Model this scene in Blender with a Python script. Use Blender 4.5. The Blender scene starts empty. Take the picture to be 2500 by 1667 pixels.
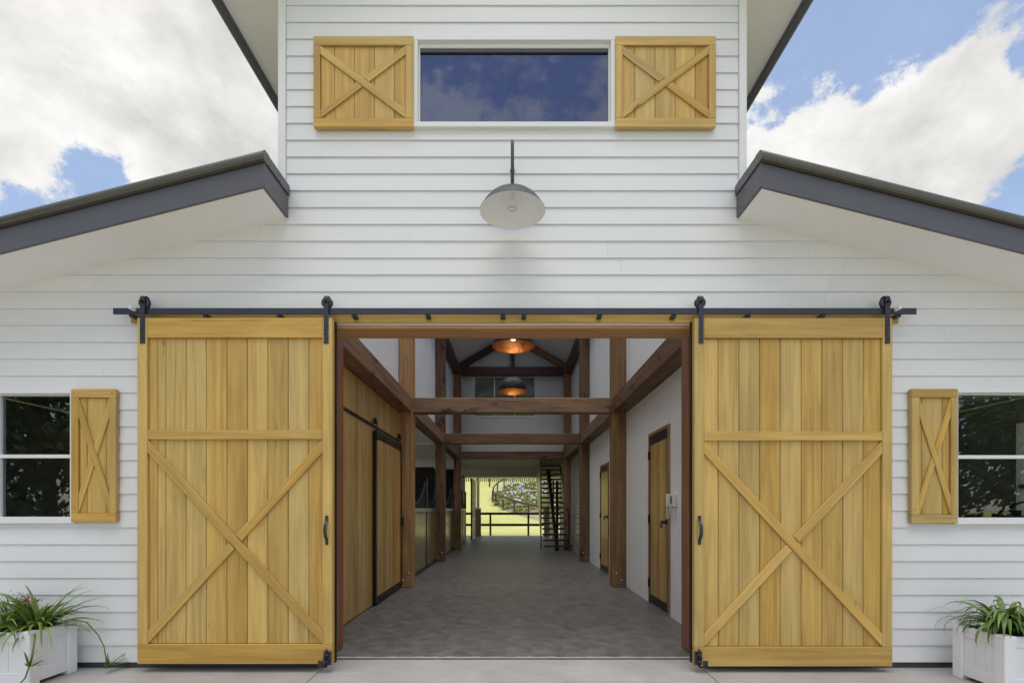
import bpy, bmesh, math, random
from mathutils import Vector, Matrix
R = random.Random(7)
PI = math.pi
scene = bpy.context.scene
COL = scene.collection

# ------------------------------------------------------------------ camera, sky, sun, exposure
DW, K, UC, VC, CZ = 4.25, 0.0035, 1251.0, 1241.5, 1.345   # wall distance, metres per photo pixel on the wall, principal point, eye height
cam_d = bpy.data.cameras.new('camera'); cam = bpy.data.objects.new('camera', cam_d); COL.objects.link(cam)
cam.location = (0, -DW, CZ); cam.rotation_euler = (PI/2, 0, 0)
cam_d.sensor_width = 36; cam_d.lens = DW/K/2500*36; cam_d.shift_y = (VC-833.5)/2500; cam_d.shift_x = -1/2500
cam_d.clip_start = 0.05; cam_d.clip_end = 2000
scene.camera = cam

SUN_EL, SUN_ROT = math.radians(84), math.radians(170)   # the sun stands high behind the camera, veiled by cloud
sd = Vector((-math.cos(SUN_EL)*math.sin(SUN_ROT), math.cos(SUN_EL)*math.cos(SUN_ROT), math.sin(SUN_EL)))
sun_d = bpy.data.lights.new('sun', 'SUN'); sun_d.energy = 1.2; sun_d.angle = math.radians(70); sun_d.color = (1, 0.95, 0.87)
sun = bpy.data.objects.new('sun', sun_d); COL.objects.link(sun); sun.rotation_euler = sd.to_track_quat('Z', 'Y').to_euler(); sun.location = (-5, -20, 40)

SKY_STRENGTH, CLOUD = 0.080, 0.425
EXPOSURE = 1.27
def build_world():
    w = bpy.data.worlds.new('World'); scene.world = w; w.use_nodes = True
    nt = w.node_tree; nt.nodes.clear(); N = nt.nodes.new; L = nt.links.new
    out = N('ShaderNodeOutputWorld'); bg = N('ShaderNodeBackground'); bg2 = N('ShaderNodeBackground'); mix = N('ShaderNodeMixShader')
    sky = N('ShaderNodeTexSky'); sky.sky_type = 'NISHITA'; sky.sun_disc = False; sky.sun_elevation = SUN_EL; sky.sun_rotation = SUN_ROT
    sky.air_density = 1.0; sky.dust_density = 0.6; sky.ozone_density = 1.5
    L(sky.outputs[0], bg.inputs[0]); bg.inputs[1].default_value = SKY_STRENGTH
    tc = N('ShaderNodeTexCoord')
    def math_(op, a, b=None, clamp=False):
        n = N('ShaderNodeMath'); n.operation = op; n.use_clamp = clamp
        for i, x in enumerate((a, b)):
            if x is None: continue
            if isinstance(x, (int, float)): n.inputs[i].default_value = x
            else: L(x, n.inputs[i])
        return n.outputs[0]
    def noise(scale, detail, rough, off, dist=0.0):
        m = N('ShaderNodeMapping'); m.inputs[1].default_value = off; L(tc.outputs['Generated'], m.inputs[0])
        m.inputs[3].default_value = (1, 1, 1.5)
        n = N('ShaderNodeTexNoise'); n.inputs['Scale'].default_value = scale; n.inputs['Detail'].default_value = detail
        n.inputs['Roughness'].default_value = rough; n.inputs['Distortion'].default_value = dist
        L(m.outputs[0], n.inputs['Vector']); return n.outputs[0]
    pm = N('ShaderNodeTexNoise'); pm.inputs['Scale'].default_value = 7.0; pm.inputs['Detail'].default_value = 8; pm.inputs['Roughness'].default_value = 0.62; L(tc.outputs['Generated'], pm.inputs['Vector'])
    pc = N('ShaderNodeVectorMath'); pc.operation = 'SUBTRACT'; L(pm.outputs['Color'], pc.inputs[0]); pc.inputs[1].default_value = (0.5, 0.5, 0.5)
    pd = N('ShaderNodeVectorMath'); pd.operation = 'MULTIPLY_ADD'; L(pc.outputs[0], pd.inputs[0]); pd.inputs[1].default_value = (0.22, 0.22, 0.22); L(tc.outputs['Generated'], pd.inputs[2])
    def blob(u, v, r, gain, front=1):              # a cloud bank (or a blue gap) round one direction of the sky
        d = Vector(((u-UC)/1214.3, front, (VC-v)/1214.3)).normalized()
        n = N('ShaderNodeVectorMath'); n.operation = 'DISTANCE'; L(pd.outputs[0], n.inputs[0]); n.inputs[1].default_value = d
        t = math_('SUBTRACT', 1.0, math_('DIVIDE', n.outputs['Value'], r), True)
        t = math_('MULTIPLY', math_('MULTIPLY', t, t), math_('SUBTRACT', 3.0, math_('MULTIPLY', t, 2.0)))
        return math_('MULTIPLY', t, gain)
    cov = math_('ADD', math_('MULTIPLY', noise(3.0, 14, 0.64, (3.1, 1.7, 0.4), 0.1), 2.3), math_('SUBTRACT', math_('MULTIPLY', noise(11, 8, 0.65, (1.3, 4.4, 2.4), 0.3), 0.42), 0.87))
    for b in [(420, 120, 0.45, 0.36), (20, 120, 0.35, 0.34), (30, 390, 0.12, 0.16), (640, 380, 0.32, 0.30), (175, 385, 0.11, -0.42), (250, 445, 0.09, -0.24), (60, 510, 0.09, -0.34),
              (2120, 310, 0.26, 0.42), (2480, 260, 0.36, 0.30), (1860, 410, 0.24, 0.50), (1900, 60, 0.28, -0.42),
              (2180, 20, 0.22, -0.42), (2480, 0, 0.12, -0.2), (2480, 480, 0.11, -0.26), (1400, 190, 0.30, 0.05, -1)]:
        cov = math_('ADD', cov, blob(*b))
    ramp = N('ShaderNodeMapRange'); ramp.interpolation_type = 'SMOOTHSTEP'; L(cov, ramp.inputs[0])
    ramp.inputs[1].default_value = 0.48; ramp.inputs[2].default_value = 0.66; ramp.inputs[3].default_value = 0.16
    sh = N('ShaderNodeMapRange'); L(math_('ADD', noise(4.2, 10, 0.6, (8.3, 2.2, 5.0), 0.2), math_('MULTIPLY', math_('SUBTRACT', cov, 0.6, True), -0.16)), sh.inputs[0])
    sh.inputs[1].default_value = 0.30; sh.inputs[2].default_value = 0.56; sh.inputs[3].default_value = 0.66; sh.inputs[4].default_value = 1.0
    L(math_('MULTIPLY', sh.outputs[0], CLOUD), bg2.inputs[1]); bg2.inputs[0].default_value = (1.0, 0.985, 0.965, 1)
    L(ramp.outputs[0], mix.inputs[0]); L(bg.outputs[0], mix.inputs[1]); L(bg2.outputs[0], mix.inputs[2]); L(mix.outputs[0], out.inputs[0])
build_world()
vs = scene.view_settings; vs.view_transform = 'Standard'; vs.look = 'None'; vs.exposure = EXPOSURE; vs.gamma = 1; vs.use_curve_mapping = False
cy = scene.cycles; cy.max_bounces = 10; cy.diffuse_bounces = 6; cy.glossy_bounces = 4; cy.transmission_bounces = 6; cy.transparent_max_bounces = 12
cy.caustics_reflective = False; cy.caustics_refractive = False; cy.sample_clamp_indirect = 6; cy.use_denoising = True

# ------------------------------------------------------------------ materials
MATS = {}
def newmat(name):
    m = bpy.data.materials.new(name); m.use_nodes = True; nt = m.node_tree; MATS[name] = m
    return m, nt, nt.nodes['Principled BSDF']
def nd(nt, kind, **kw):
    n = nt.nodes.new(kind)
    for k, v in kw.items(): setattr(n, k, v)
    return n
def mixc(nt, a, b, fac, mode='MIX'):
    n = nd(nt, 'ShaderNodeMix', data_type='RGBA', blend_type=mode)
    for sock, x in ((n.inputs[6], a), (n.inputs[7], b), (n.inputs[0], fac)):
        if isinstance(x, (int, float)): sock.default_value = x
        elif isinstance(x, tuple): sock.default_value = (*x, 1)
        else: nt.links.new(x, sock)
    return n.outputs[2]
def coords(nt, scale, space='Object', rnd=True):
    tc = nd(nt, 'ShaderNodeTexCoord'); src = tc.outputs[space]
    if rnd:
        oi = nd(nt, 'ShaderNodeObjectInfo'); mu = nd(nt, 'ShaderNodeVectorMath', operation='MULTIPLY_ADD')
        nt.links.new(oi.outputs['Random'], mu.inputs[0]); mu.inputs[1].default_value = (53.1, 31.7, 17.3); nt.links.new(src, mu.inputs[2]); src = mu.outputs[0]
    mp = nd(nt, 'ShaderNodeMapping'); mp.inputs[3].default_value = scale; nt.links.new(src, mp.inputs[0])
    return mp.outputs[0]
def noise(nt, vec, scale=1, detail=4, rough=0.55, dist=0):
    n = nd(nt, 'ShaderNodeTexNoise'); n.inputs['Scale'].default_value = scale; n.inputs['Detail'].default_value = detail
    n.inputs['Roughness'].default_value = rough; n.inputs['Distortion'].default_value = dist
    nt.links.new(vec, n.inputs['Vector']); return n.outputs[0]
def rng(nt, v, a, b, c=0.0, d=1.0):
    n = nd(nt, 'ShaderNodeMapRange'); nt.links.new(v, n.inputs[0])
    for i, x in enumerate((a, b, c, d)): n.inputs[i+1].default_value = x
    return n.outputs[0]
def bump(nt, p, h, strength, dist=0.01):
    b = nd(nt, 'ShaderNodeBump'); b.inputs['Strength'].default_value = strength; b.inputs['Distance'].default_value = dist
    nt.links.new(h, b.inputs['Height']); nt.links.new(b.outputs[0], p.inputs['Normal'])
def plain(name, col, rough=0.5, metal=0.0, var=0.06, scale=6.0, bmp=0.0, spec=0.5):
    m, nt, p = newmat(name)
    n = noise(nt, coords(nt, (1, 1, 1)), scale, 5, 0.6)
    c = mixc(nt, tuple(x*(1-var) for x in col), tuple(min(1, x*(1+var)) for x in col), rng(nt, n, 0.3, 0.7))
    nt.links.new(c, p.inputs['Base Color']); p.inputs['Roughness'].default_value = rough; p.inputs['Metallic'].default_value = metal
    p.inputs['Specular IOR Level'].default_value = spec
    nt.links.new(rng(nt, n, 0.3, 0.7, rough*0.88, min(1, rough*1.12)), p.inputs['Roughness'])
    if bmp: bump(nt, p, n, bmp)
    return m
def wood(name, light, dark, crack=(0.09, 0.05, 0.02), rough=0.42, vary=0.22, crackth=0.67, blotch=0.45, coat=0.0, stain=0.0, knots=True):
    m, nt, p = newmat(name); L = nt.links.new
    g = noise(nt, coords(nt, (24, 24, 0.8)), 1, 7, 0.66, 0.7)
    f = noise(nt, coords(nt, (120, 120, 1.6)), 1, 3, 0.6)
    bl = noise(nt, coords(nt, (5, 5, 1.3)), 1, 4, 0.55, 0.5)
    mid = tuple((a+b)/2 for a, b in zip(light, dark))
    c = mixc(nt, dark, light, rng(nt, g, 0.34, 0.64))
    c = mixc(nt, c, tuple(x*0.86 for x in dark), rng(nt, f, 0.50, 0.76, 0, 0.45))
    c = mixc(nt, c, tuple(x*0.72 for x in dark), rng(nt, bl, 0.48, 0.74, 0, blotch))
    c = mixc(nt, c, tuple(min(1, x*1.10) for x in light), rng(nt, bl, 0.48, 0.28, 0, 0.35))
    ck = noise(nt, coords(nt, (40, 40, 1.1)), 1, 5, 0.7, 0.3)
    c = mixc(nt, c, crack, rng(nt, ck, crackth, crackth+0.05, 0, 0.8))
    if knots:
        vo = nd(nt, 'ShaderNodeTexVoronoi'); vo.inputs['Scale'].default_value = 1; L(coords(nt, (2.7, 2.7, 1.0)), vo.inputs['Vector'])
        c = mixc(nt, c, tuple(x*0.35 for x in dark), rng(nt, vo.outputs['Distance'], 0.055, 0.022, 0, 0.75))
    if stain:
        st = noise(nt, coords(nt, (7, 7, 2.4)), 1, 3, 0.6, 0.4)
        c = mixc(nt, c, (0.012, 0.010, 0.012), rng(nt, st, 0.60, 0.68, 0, stain))
    oi = nd(nt, 'ShaderNodeObjectInfo')
    v = rng(nt, oi.outputs['Random'], 0, 1, 1-vary, 1+vary*0.45)
    hs = nd(nt, 'ShaderNodeHueSaturation'); L(v, hs.inputs['Value']); L(c, hs.inputs['Color'])
    sw = nd(nt, 'ShaderNodeMath', operation='FRACT'); sm = nd(nt, 'ShaderNodeMath', operation='MULTIPLY'); L(oi.outputs['Random'], sm.inputs[0]); sm.inputs[1].default_value = 7.7
    L(sm.outputs[0], sw.inputs[0]); L(rng(nt, sw.outputs[0], 0, 1, 0.493, 0.506), hs.inputs['Hue']); L(rng(nt, sw.outputs[0], 0, 1, 1.08, 0.92), hs.inputs['Saturation'])
    L(hs.outputs[0], p.inputs['Base Color']); L(rng(nt, f, 0.3, 0.7, rough*0.85, rough*1.2), p.inputs['Roughness'])
    p.inputs['Coat Weight'].default_value = coat; p.inputs['Coat Roughness'].default_value = 0.18
    bump(nt, p, g, 0.18, 0.004)
    return m
wood('honey_timber', (0.68, 0.455, 0.130), (0.47, 0.288, 0.070), rough=0.46, vary=0.16)
wood('aisle_timber', (0.70, 0.445, 0.150), (0.42, 0.25, 0.075), rough=0.35, vary=0.25, coat=0.25)
wood('stall_timber', (0.30, 0.235, 0.095), (0.17, 0.125, 0.05), rough=0.30, vary=0.2, coat=0.6)
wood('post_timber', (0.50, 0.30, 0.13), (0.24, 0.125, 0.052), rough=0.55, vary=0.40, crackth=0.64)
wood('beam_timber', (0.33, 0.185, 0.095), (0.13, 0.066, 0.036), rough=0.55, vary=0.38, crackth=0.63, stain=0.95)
wood('lintel_timber', (0.62, 0.30, 0.10), (0.42, 0.18, 0.055), rough=0.4, vary=0.1)
wood('red_timber', (0.31, 0.135, 0.068), (0.19, 0.075, 0.04), rough=0.45, vary=0.1)
wood('fence_timber', (0.10, 0.060, 0.045), (0.055, 0.032, 0.026), rough=0.6, vary=0.25)
wood('tread_timber', (0.065, 0.032, 0.026), (0.03, 0.015, 0.013), rough=0.35, vary=0.2)
wood('dark_timber', (0.05, 0.022, 0.020), (0.025, 0.012, 0.012), rough=0.45, vary=0.2)
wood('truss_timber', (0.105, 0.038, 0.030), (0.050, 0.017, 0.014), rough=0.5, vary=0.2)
wood('bark', (0.12, 0.09, 0.07), (0.05, 0.038, 0.03), rough=0.9, vary=0.2)
def painted(name, col):
    m, nt, p = newmat(name); L = nt.links.new
    n = noise(nt, coords(nt, (0.7, 3, 3)), 1, 6, 0.6); f = noise(nt, coords(nt, (90, 90, 6)), 1, 3, 0.5)
    c = mixc(nt, tuple(x*0.955 for x in col), col, rng(nt, n, 0.35, 0.62))
    d = noise(nt, coords(nt, (40, 40, 40)), 1, 2, 0.5)
    c = mixc(nt, c, tuple(x*0.72 for x in (col[0], col[1]*0.97, col[2]*0.9)), rng(nt, d, 0.74, 0.80, 0, 0.5))
    oi = nd(nt, 'ShaderNodeObjectInfo'); hs = nd(nt, 'ShaderNodeHueSaturation'); L(c, hs.inputs['Color']); L(rng(nt, oi.outputs['Random'], 0, 1, 0.975, 1.0), hs.inputs['Value'])
    L(hs.outputs[0], p.inputs['Base Color']); p.inputs['Roughness'].default_value = 0.45; bump(nt, p, f, 0.05, 0.003); return m
painted('white_board', (0.80, 0.80, 0.80))
plain('white_trim', (0.80, 0.80, 0.79), 0.4, var=0.02)
plain('soffit_white', (0.86, 0.85, 0.82), 0.6, var=0.02, scale=1.5)
plain('wall_white', (0.87, 0.87, 0.87), 0.55, var=0.025, scale=1.2, bmp=0.02)
plain('wall_cream', (0.72, 0.68, 0.50), 0.55, var=0.03)
plain('ceiling_white', (0.80, 0.80, 0.80), 0.7, var=0.02)
plain('fascia_grey', (0.098, 0.097, 0.110), 0.38, var=0.05, scale=3)
plain('cap_bronze', (0.105, 0.098, 0.072), 0.24, metal=0.3, var=0.08)
plain('roof_metal', (0.16, 0.16, 0.16), 0.4, metal=0.4)
plain('track_steel', (0.050, 0.053, 0.066), 0.42, metal=0.5, var=0.15, scale=20)
plain('black_steel', (0.013, 0.013, 0.015), 0.35, metal=0.4, var=0.1)
plain('lamp_grey', (0.075, 0.075, 0.083), 0.5, metal=0.0, var=0.04)
plain('lamp_enamel', (0.82, 0.82, 0.80), 0.22, var=0.02)
plain('galvanised', (0.55, 0.55, 0.56), 0.3, metal=0.9, var=0.12, scale=25)
plain('bolt_steel', (0.6, 0.6, 0.6), 0.35, metal=0.9)
plain('black_enamel', (0.008, 0.008, 0.010), 0.45, var=0.05, spec=0.2)
plain('white_plastic', (0.80, 0.79, 0.76), 0.35, var=0.01)
plain('cord_plastic', (0.80, 0.74, 0.68), 0.4, var=0.01)
plain('screen_grey', (0.08, 0.08, 0.09), 0.2, var=0.1)
plain('plinth_dark', (0.055, 0.057, 0.066), 0.7, var=0.2)
plain('soil', (0.05, 0.033, 0.022), 0.95, var=0.5, scale=40, bmp=0.6)
plain('planter_white', (0.80, 0.80, 0.81), 0.42, var=0.015)
plain('flower_red', (0.55, 0.012, 0.05), 0.5, var=0.25)
plain('flower_lilac', (0.62, 0.58, 0.76), 0.6, var=0.25, scale=2)
plain('stone', (0.23, 0.21, 0.185), 0.85, var=0.35, scale=8, bmp=0.4)
plain('mortar', (0.26, 0.25, 0.23), 0.9, var=0.1)
plain('mulch', (0.36, 0.29, 0.24), 0.95, var=0.35, scale=3)
def leafmat(name, a, b, trans=0.25, rough=0.42):
    m, nt, p = newmat(name); L = nt.links.new
    n = noise(nt, coords(nt, (3, 3, 3)), 2, 3); oi = nd(nt, 'ShaderNodeObjectInfo')
    c = mixc(nt, a, b, rng(nt, n, 0.3, 0.7)); hs = nd(nt, 'ShaderNodeHueSaturation'); L(c, hs.inputs['Color']); L(rng(nt, oi.outputs['Random'], 0, 1, 0.72, 1.25), hs.inputs['Value'])
    L(rng(nt, oi.outputs['Random'], 0, 1, 0.485, 0.51), hs.inputs['Hue'])
    L(hs.outputs[0], p.inputs['Base Color']); p.inputs['Roughness'].default_value = rough
    tr = nd(nt, 'ShaderNodeBsdfTranslucent'); L(hs.outputs[0], tr.inputs[0]); mx = nd(nt, 'ShaderNodeMixShader'); mx.inputs[0].default_value = trans
    L(p.outputs[0], mx.inputs[1]); L(tr.outputs[0], mx.inputs[2]); L(mx.outputs[0], nt.nodes['Material Output'].inputs[0]); return m
leafmat('strap_leaf', (0.105, 0.20, 0.035), (0.24, 0.34, 0.075))
leafmat('strap_leaf_deep', (0.085, 0.165, 0.030), (0.19, 0.28, 0.065))
leafmat('shrub_leaf', (0.05, 0.085, 0.04), (0.10, 0.14, 0.06))
leafmat('tree_leaf', (0.055, 0.085, 0.022), (0.12, 0.15, 0.04), 0.3, 0.5)
leafmat('bed_leaf', (0.26, 0.38, 0.07), (0.48, 0.58, 0.15), 0.35, 0.5)
def concrete(name, base, dark, scale, rough, mott=0.5, scuff=0.0, wet=0.0):
    m, nt, p = newmat(name); L = nt.links.new
    v = coords(nt, (1, 1, 1), 'Object', False)
    a = noise(nt, v, scale, 8, 0.62, 0.4); b = noise(nt, v, scale*14, 4, 0.6); d = noise(nt, coords(nt, (0.5, 2.2, 1), 'Object', False), scale*1.7, 5, 0.6, 0.8)
    c = mixc(nt, dark, base, rng(nt, a, 0.34, 0.66)); c = mixc(nt, c, tuple(x*0.8 for x in dark), rng(nt, d, 0.5, 0.75, 0, mott))
    c = mixc(nt, c, tuple(min(1, x*1.25) for x in base), rng(nt, b, 0.52, 0.8, 0, 0.35))
    if scuff:
        s = noise(nt, coords(nt, (1.2, 5, 1), 'Object', False), 9.0, 8, 0.75, 1.2); c = mixc(nt, c, tuple(min(1, x*2.0) for x in base), rng(nt, s, 0.60, 0.72, 0, scuff))
    L(c, p.inputs['Base Color']); L(rng(nt, a, 0.3, 0.7, rough-0.1, rough+0.1), p.inputs['Roughness']); bump(nt, p, b, 0.15, 0.004); return m
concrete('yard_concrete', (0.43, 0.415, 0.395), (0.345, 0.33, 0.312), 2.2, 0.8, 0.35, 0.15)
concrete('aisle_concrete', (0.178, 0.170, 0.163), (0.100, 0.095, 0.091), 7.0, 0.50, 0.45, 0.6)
def lawnmat():
    m, nt, p = newmat('lawn_grass'); L = nt.links.new; v = coords(nt, (1, 1, 1), 'Object', False)
    a = noise(nt, v, 0.25, 6, 0.65, 0.5); b = noise(nt, v, 6, 6, 0.7)
    c = mixc(nt, (0.44, 0.45, 0.14), (0.60, 0.56, 0.25), rng(nt, a, 0.3, 0.7)); c = mixc(nt, c, (0.32, 0.37, 0.09), rng(nt, b, 0.45, 0.8, 0, 0.6))
    L(c, p.inputs['Base Color']); p.inputs['Roughness'].default_value = 0.95; p.inputs['Specular IOR Level'].default_value = 0.1; bump(nt, p, b, 0.5, 0.05)
lawnmat()
def tilemat():
    m, nt, p = newmat('subway_tile'); L = nt.links.new
    tc = nd(nt, 'ShaderNodeTexCoord'); sp = nd(nt, 'ShaderNodeSeparateXYZ'); L(tc.outputs['Object'], sp.inputs[0]); cb = nd(nt, 'ShaderNodeCombineXYZ'); L(sp.outputs[1], cb.inputs[0]); L(sp.outputs[2], cb.inputs[1])
    br = nd(nt, 'ShaderNodeTexBrick'); L(cb.outputs[0], br.inputs[0]); br.inputs['Color1'].default_value = (0.74, 0.75, 0.76, 1); br.inputs['Color2'].default_value = (0.68, 0.69, 0.70, 1); br.inputs['Mortar'].default_value = (0.12, 0.12, 0.12, 1)
    br.inputs['Scale'].default_value = 1; br.inputs['Brick Width'].default_value = 0.2; br.inputs['Row Height'].default_value = 0.1; br.inputs['Mortar Size'].default_value = 0.006
    L(br.outputs[0], p.inputs['Base Color']); p.inputs['Roughness'].default_value = 0.2
tilemat()
def groovemat():
    m, nt, p = newmat('grooved_white'); L = nt.links.new
    tc = nd(nt, 'ShaderNodeTexCoord'); wv = nd(nt, 'ShaderNodeTexWave', bands_direction='X', wave_profile='SAW'); L(tc.outputs['Object'], wv.inputs[0]); wv.inputs['Scale'].default_value = 3.2
    c = mixc(nt, (0.74, 0.745, 0.75), (0.60, 0.605, 0.61), rng(nt, wv.outputs[1], 0.88, 0.97)); L(c, p.inputs['Base Color']); p.inputs['Roughness'].default_value = 0.5; bump(nt, p, rng(nt, wv.outputs[1], 0.88, 0.97, 1, 0), 0.6, 0.01)
groovemat()
def glassmat(name, tint, ior, refl=(1, 1, 1)):
    m, nt, p = newmat(name); L = nt.links.new; nt.nodes.remove(p)
    fr = nd(nt, 'ShaderNodeFresnel'); ge = nd(nt, 'ShaderNodeNewGeometry'); L(rng(nt, ge.outputs['Backfacing'], 0, 1, ior, 1/ior), fr.inputs[0]); gl = nd(nt, 'ShaderNodeBsdfGlossy'); gl.inputs[1].default_value = 0.0; gl.inputs[0].default_value = (*refl, 1)
    n = noise(nt, coords(nt, (1, 1, 1), 'Object', False), 2.2, 2, 0.5); b = nd(nt, 'ShaderNodeBump'); b.inputs['Strength'].default_value = 0.03; b.inputs['Distance'].default_value = 0.01; L(n, b.inputs['Height']); L(b.outputs[0], gl.inputs['Normal'])
    tr = nd(nt, 'ShaderNodeBsdfTransparent'); tr.inputs[0].default_value = (*tint, 1); mx = nd(nt, 'ShaderNodeMixShader')
    L(fr.outputs[0], mx.inputs[0]); L(tr.outputs[0], mx.inputs[1]); L(gl.outputs[0], mx.inputs[2]); L(mx.outputs[0], nt.nodes['Material Output'].inputs[0])
glassmat('window_glass', (0.62, 0.65, 0.67), 1.95)
glassmat('tinted_glass', (0.10, 0.10, 0.13), 2.7, (0.58, 0.66, 0.98))
glassmat('dull_glass', (0.55, 0.56, 0.57), 1.30)
glassmat('bulb_glass', (0.985, 0.985, 0.98), 1.35)
def coppermat():
    m, nt, p = newmat('beaten_copper'); n = noise(nt, coords(nt, (1, 1, 1)), 9, 4, 0.6)
    nt.links.new(mixc(nt, (0.30, 0.11, 0.04), (0.70, 0.36, 0.16), rng(nt, n, 0.3, 0.7)), p.inputs['Base Color']); p.inputs['Metallic'].default_value = 0.9; p.inputs['Roughness'].default_value = 0.38; bump(nt, p, n, 0.3, 0.02)
coppermat()
def emitmat(name, col, s):
    m, nt, p = newmat(name); p.inputs['Base Color'].default_value = (0.8, 0.75, 0.6, 1); p.inputs['Emission Color'].default_value = (*col, 1); p.inputs['Emission Strength'].default_value = s
emitmat('bulb_glow', (1.0, 0.78, 0.46), 1.8)

# ------------------------------------------------------------------ builders
W = {}                                            # world matrix of everything built
def tag(o, label=None, cat=None, group=None, kind=None):
    for k, v in (('label', label), ('category', cat), ('group', group), ('kind', kind)):
        if v: o[k] = v
    return o
def put(o, M, parent=None):
    COL.objects.link(o); W[o.name] = M.copy(); o.matrix_basis = M
    if parent is not None:
        o.parent = parent; o.matrix_parent_inverse = W[parent.name].inverted()
    return o
def empty(name, loc=(0, 0, 0), parent=None, **kw):
    o = bpy.data.objects.new(name, None); o.empty_display_size = 0.1
    put(o, Matrix.Translation(loc), parent); return tag(o, **kw)
def mesh_obj(name, verts, faces, mat, parent=None, M=None, smooth=False):
    """verts in world space; M is the object's own frame (grain runs along its Z)"""
    if M is None:
        c = sum((Vector(v) for v in verts), Vector())/len(verts); M = Matrix.Translation(c)
    Mi = M.inverted(); me = bpy.data.meshes.new(name); me.from_pydata([Mi @ Vector(v) for v in verts], [], faces)
    me.materials.append(MATS[mat])
    if smooth: me.polygons.foreach_set('use_smooth', [True]*len(me.polygons))
    me.update(); return put(bpy.data.objects.new(name, me), M, parent)
CACHE = {}
def boxmesh(d, bevel, mat, name):
    key = (tuple(round(x, 4) for x in d), round(bevel, 4), mat)
    if key not in CACHE:
        bm = bmesh.new(); bmesh.ops.create_cube(bm, size=1); bmesh.ops.scale(bm, vec=d, verts=bm.verts)
        if bevel: bmesh.ops.bevel(bm, geom=bm.edges[:], offset=min(bevel, min(d)*0.45), segments=1, profile=0.5, affect='EDGES')
        me = bpy.data.meshes.new(name); bm.to_mesh(me); bm.free(); me.materials.append(MATS[mat]); CACHE[key] = me
    return CACHE[key]
AXR = {'X': Matrix.Rotation(PI/2, 4, 'Y'), 'Y': Matrix.Rotation(-PI/2, 4, 'X'), 'Z': Matrix.Identity(4)}
def box(name, x0, x1, y0, y1, z0, z1, mat, parent=None, bevel=0.0, axis=None):
    x0, x1 = min(x0, x1), max(x0, x1); y0, y1 = min(y0, y1), max(y0, y1); z0, z1 = min(z0, z1), max(z0, z1)
    dx, dy, dz = x1-x0, y1-y0, z1-z0
    axis = axis or max((dx, 'X'), (dy, 'Y'), (dz, 'Z'))[1]
    d = {'X': (dz, dy, dx), 'Y': (dx, dz, dy), 'Z': (dx, dy, dz)}[axis]
    M = Matrix.Translation(((x0+x1)/2, (y0+y1)/2, (z0+z1)/2)) @ AXR[axis]
    return put(bpy.data.objects.new(name, boxmesh(d, bevel, mat, name)), M, parent)
def frame_to(p0, p1, up=(0, 0, 1)):
    z = (Vector(p1)-Vector(p0)).normalized(); u = Vector(up)
    if abs(z.dot(u)) > 0.99: u = Vector((1, 0, 0))
    x = u.cross(z).normalized(); y = z.cross(x)
    return Matrix(((x[0], y[0], z[0], 0), (x[1], y[1], z[1], 0), (x[2], y[2], z[2], 0), (0, 0, 0, 1)))
def bar(name, p0, p1, w, t, mat, parent=None, bevel=0.0, up=(0, 0, 1)):
    """a straight stick from p0 to p1; t measured along 'up'"""
    L = (Vector(p1)-Vector(p0)).length; M = Matrix.Translation((Vector(p0)+Vector(p1))/2) @ frame_to(p0, p1, up)
    return put(bpy.data.objects.new(name, boxmesh((w, t, L), bevel, mat, name)), M, parent)
def prism(name, poly, ext, mat, parent=None, along=None, chamfer=0.0):
    """poly: world points of one face, ext: vector to the opposite face"""
    n = len(poly); e = Vector(ext); A = [Vector(p) for p in poly]; B = [a+e for a in A]
    V = A+B; F = [tuple(range(n)), tuple(range(2*n-1, n-1, -1))]+[(i, i+n, (i+1) % n+n, (i+1) % n) for i in range(n)]
    c = sum(V, Vector())/len(V); M = Matrix.Translation(c)
    if along is not None: M = M @ frame_to((0, 0, 0), along, (0, 1, 0))
    o = mesh_obj(name, V, F, mat, parent, M)
    bm = bmesh.new(); bm.from_mesh(o.data); bmesh.ops.recalc_face_normals(bm, faces=bm.faces)
    if chamfer: bmesh.ops.bevel(bm, geom=bm.edges[:], offset=chamfer, segments=1, profile=0.5, affect='EDGES')
    bm.to_mesh(o.data); bm.free(); return o
def tube_data(pts, r, seg=8, caps=True):
    pts = [Vector(p) for p in pts]; V = []; F = []; rr = r if isinstance(r, (list, tuple)) else [r]*len(pts)
    t = (pts[1]-pts[0]).normalized(); u = t.orthogonal().normalized()
    for i, p in enumerate(pts):
        t = (pts[min(i+1, len(pts)-1)]-pts[max(i-1, 0)]).normalized(); u = (u-t*u.dot(t)).normalized(); w = t.cross(u)
        V += [p+(u*math.cos(2*PI*k/seg)+w*math.sin(2*PI*k/seg))*rr[i] for k in range(seg)]
    for i in range(len(pts)-1):
        F += [(i*seg+k, i*seg+(k+1) % seg, (i+1)*seg+(k+1) % seg, (i+1)*seg+k) for k in range(seg)]
    if caps: F += [tuple(range(seg-1, -1, -1)), tuple((len(pts)-1)*seg+k for k in range(seg))]
    return V, F
def tube(name, pts, r, mat, parent=None, seg=8): 
    V, F = tube_data(pts, r, seg); return mesh_obj(name, V, F, mat, parent, Matrix.Translation(pts[0]), smooth=True)
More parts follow.
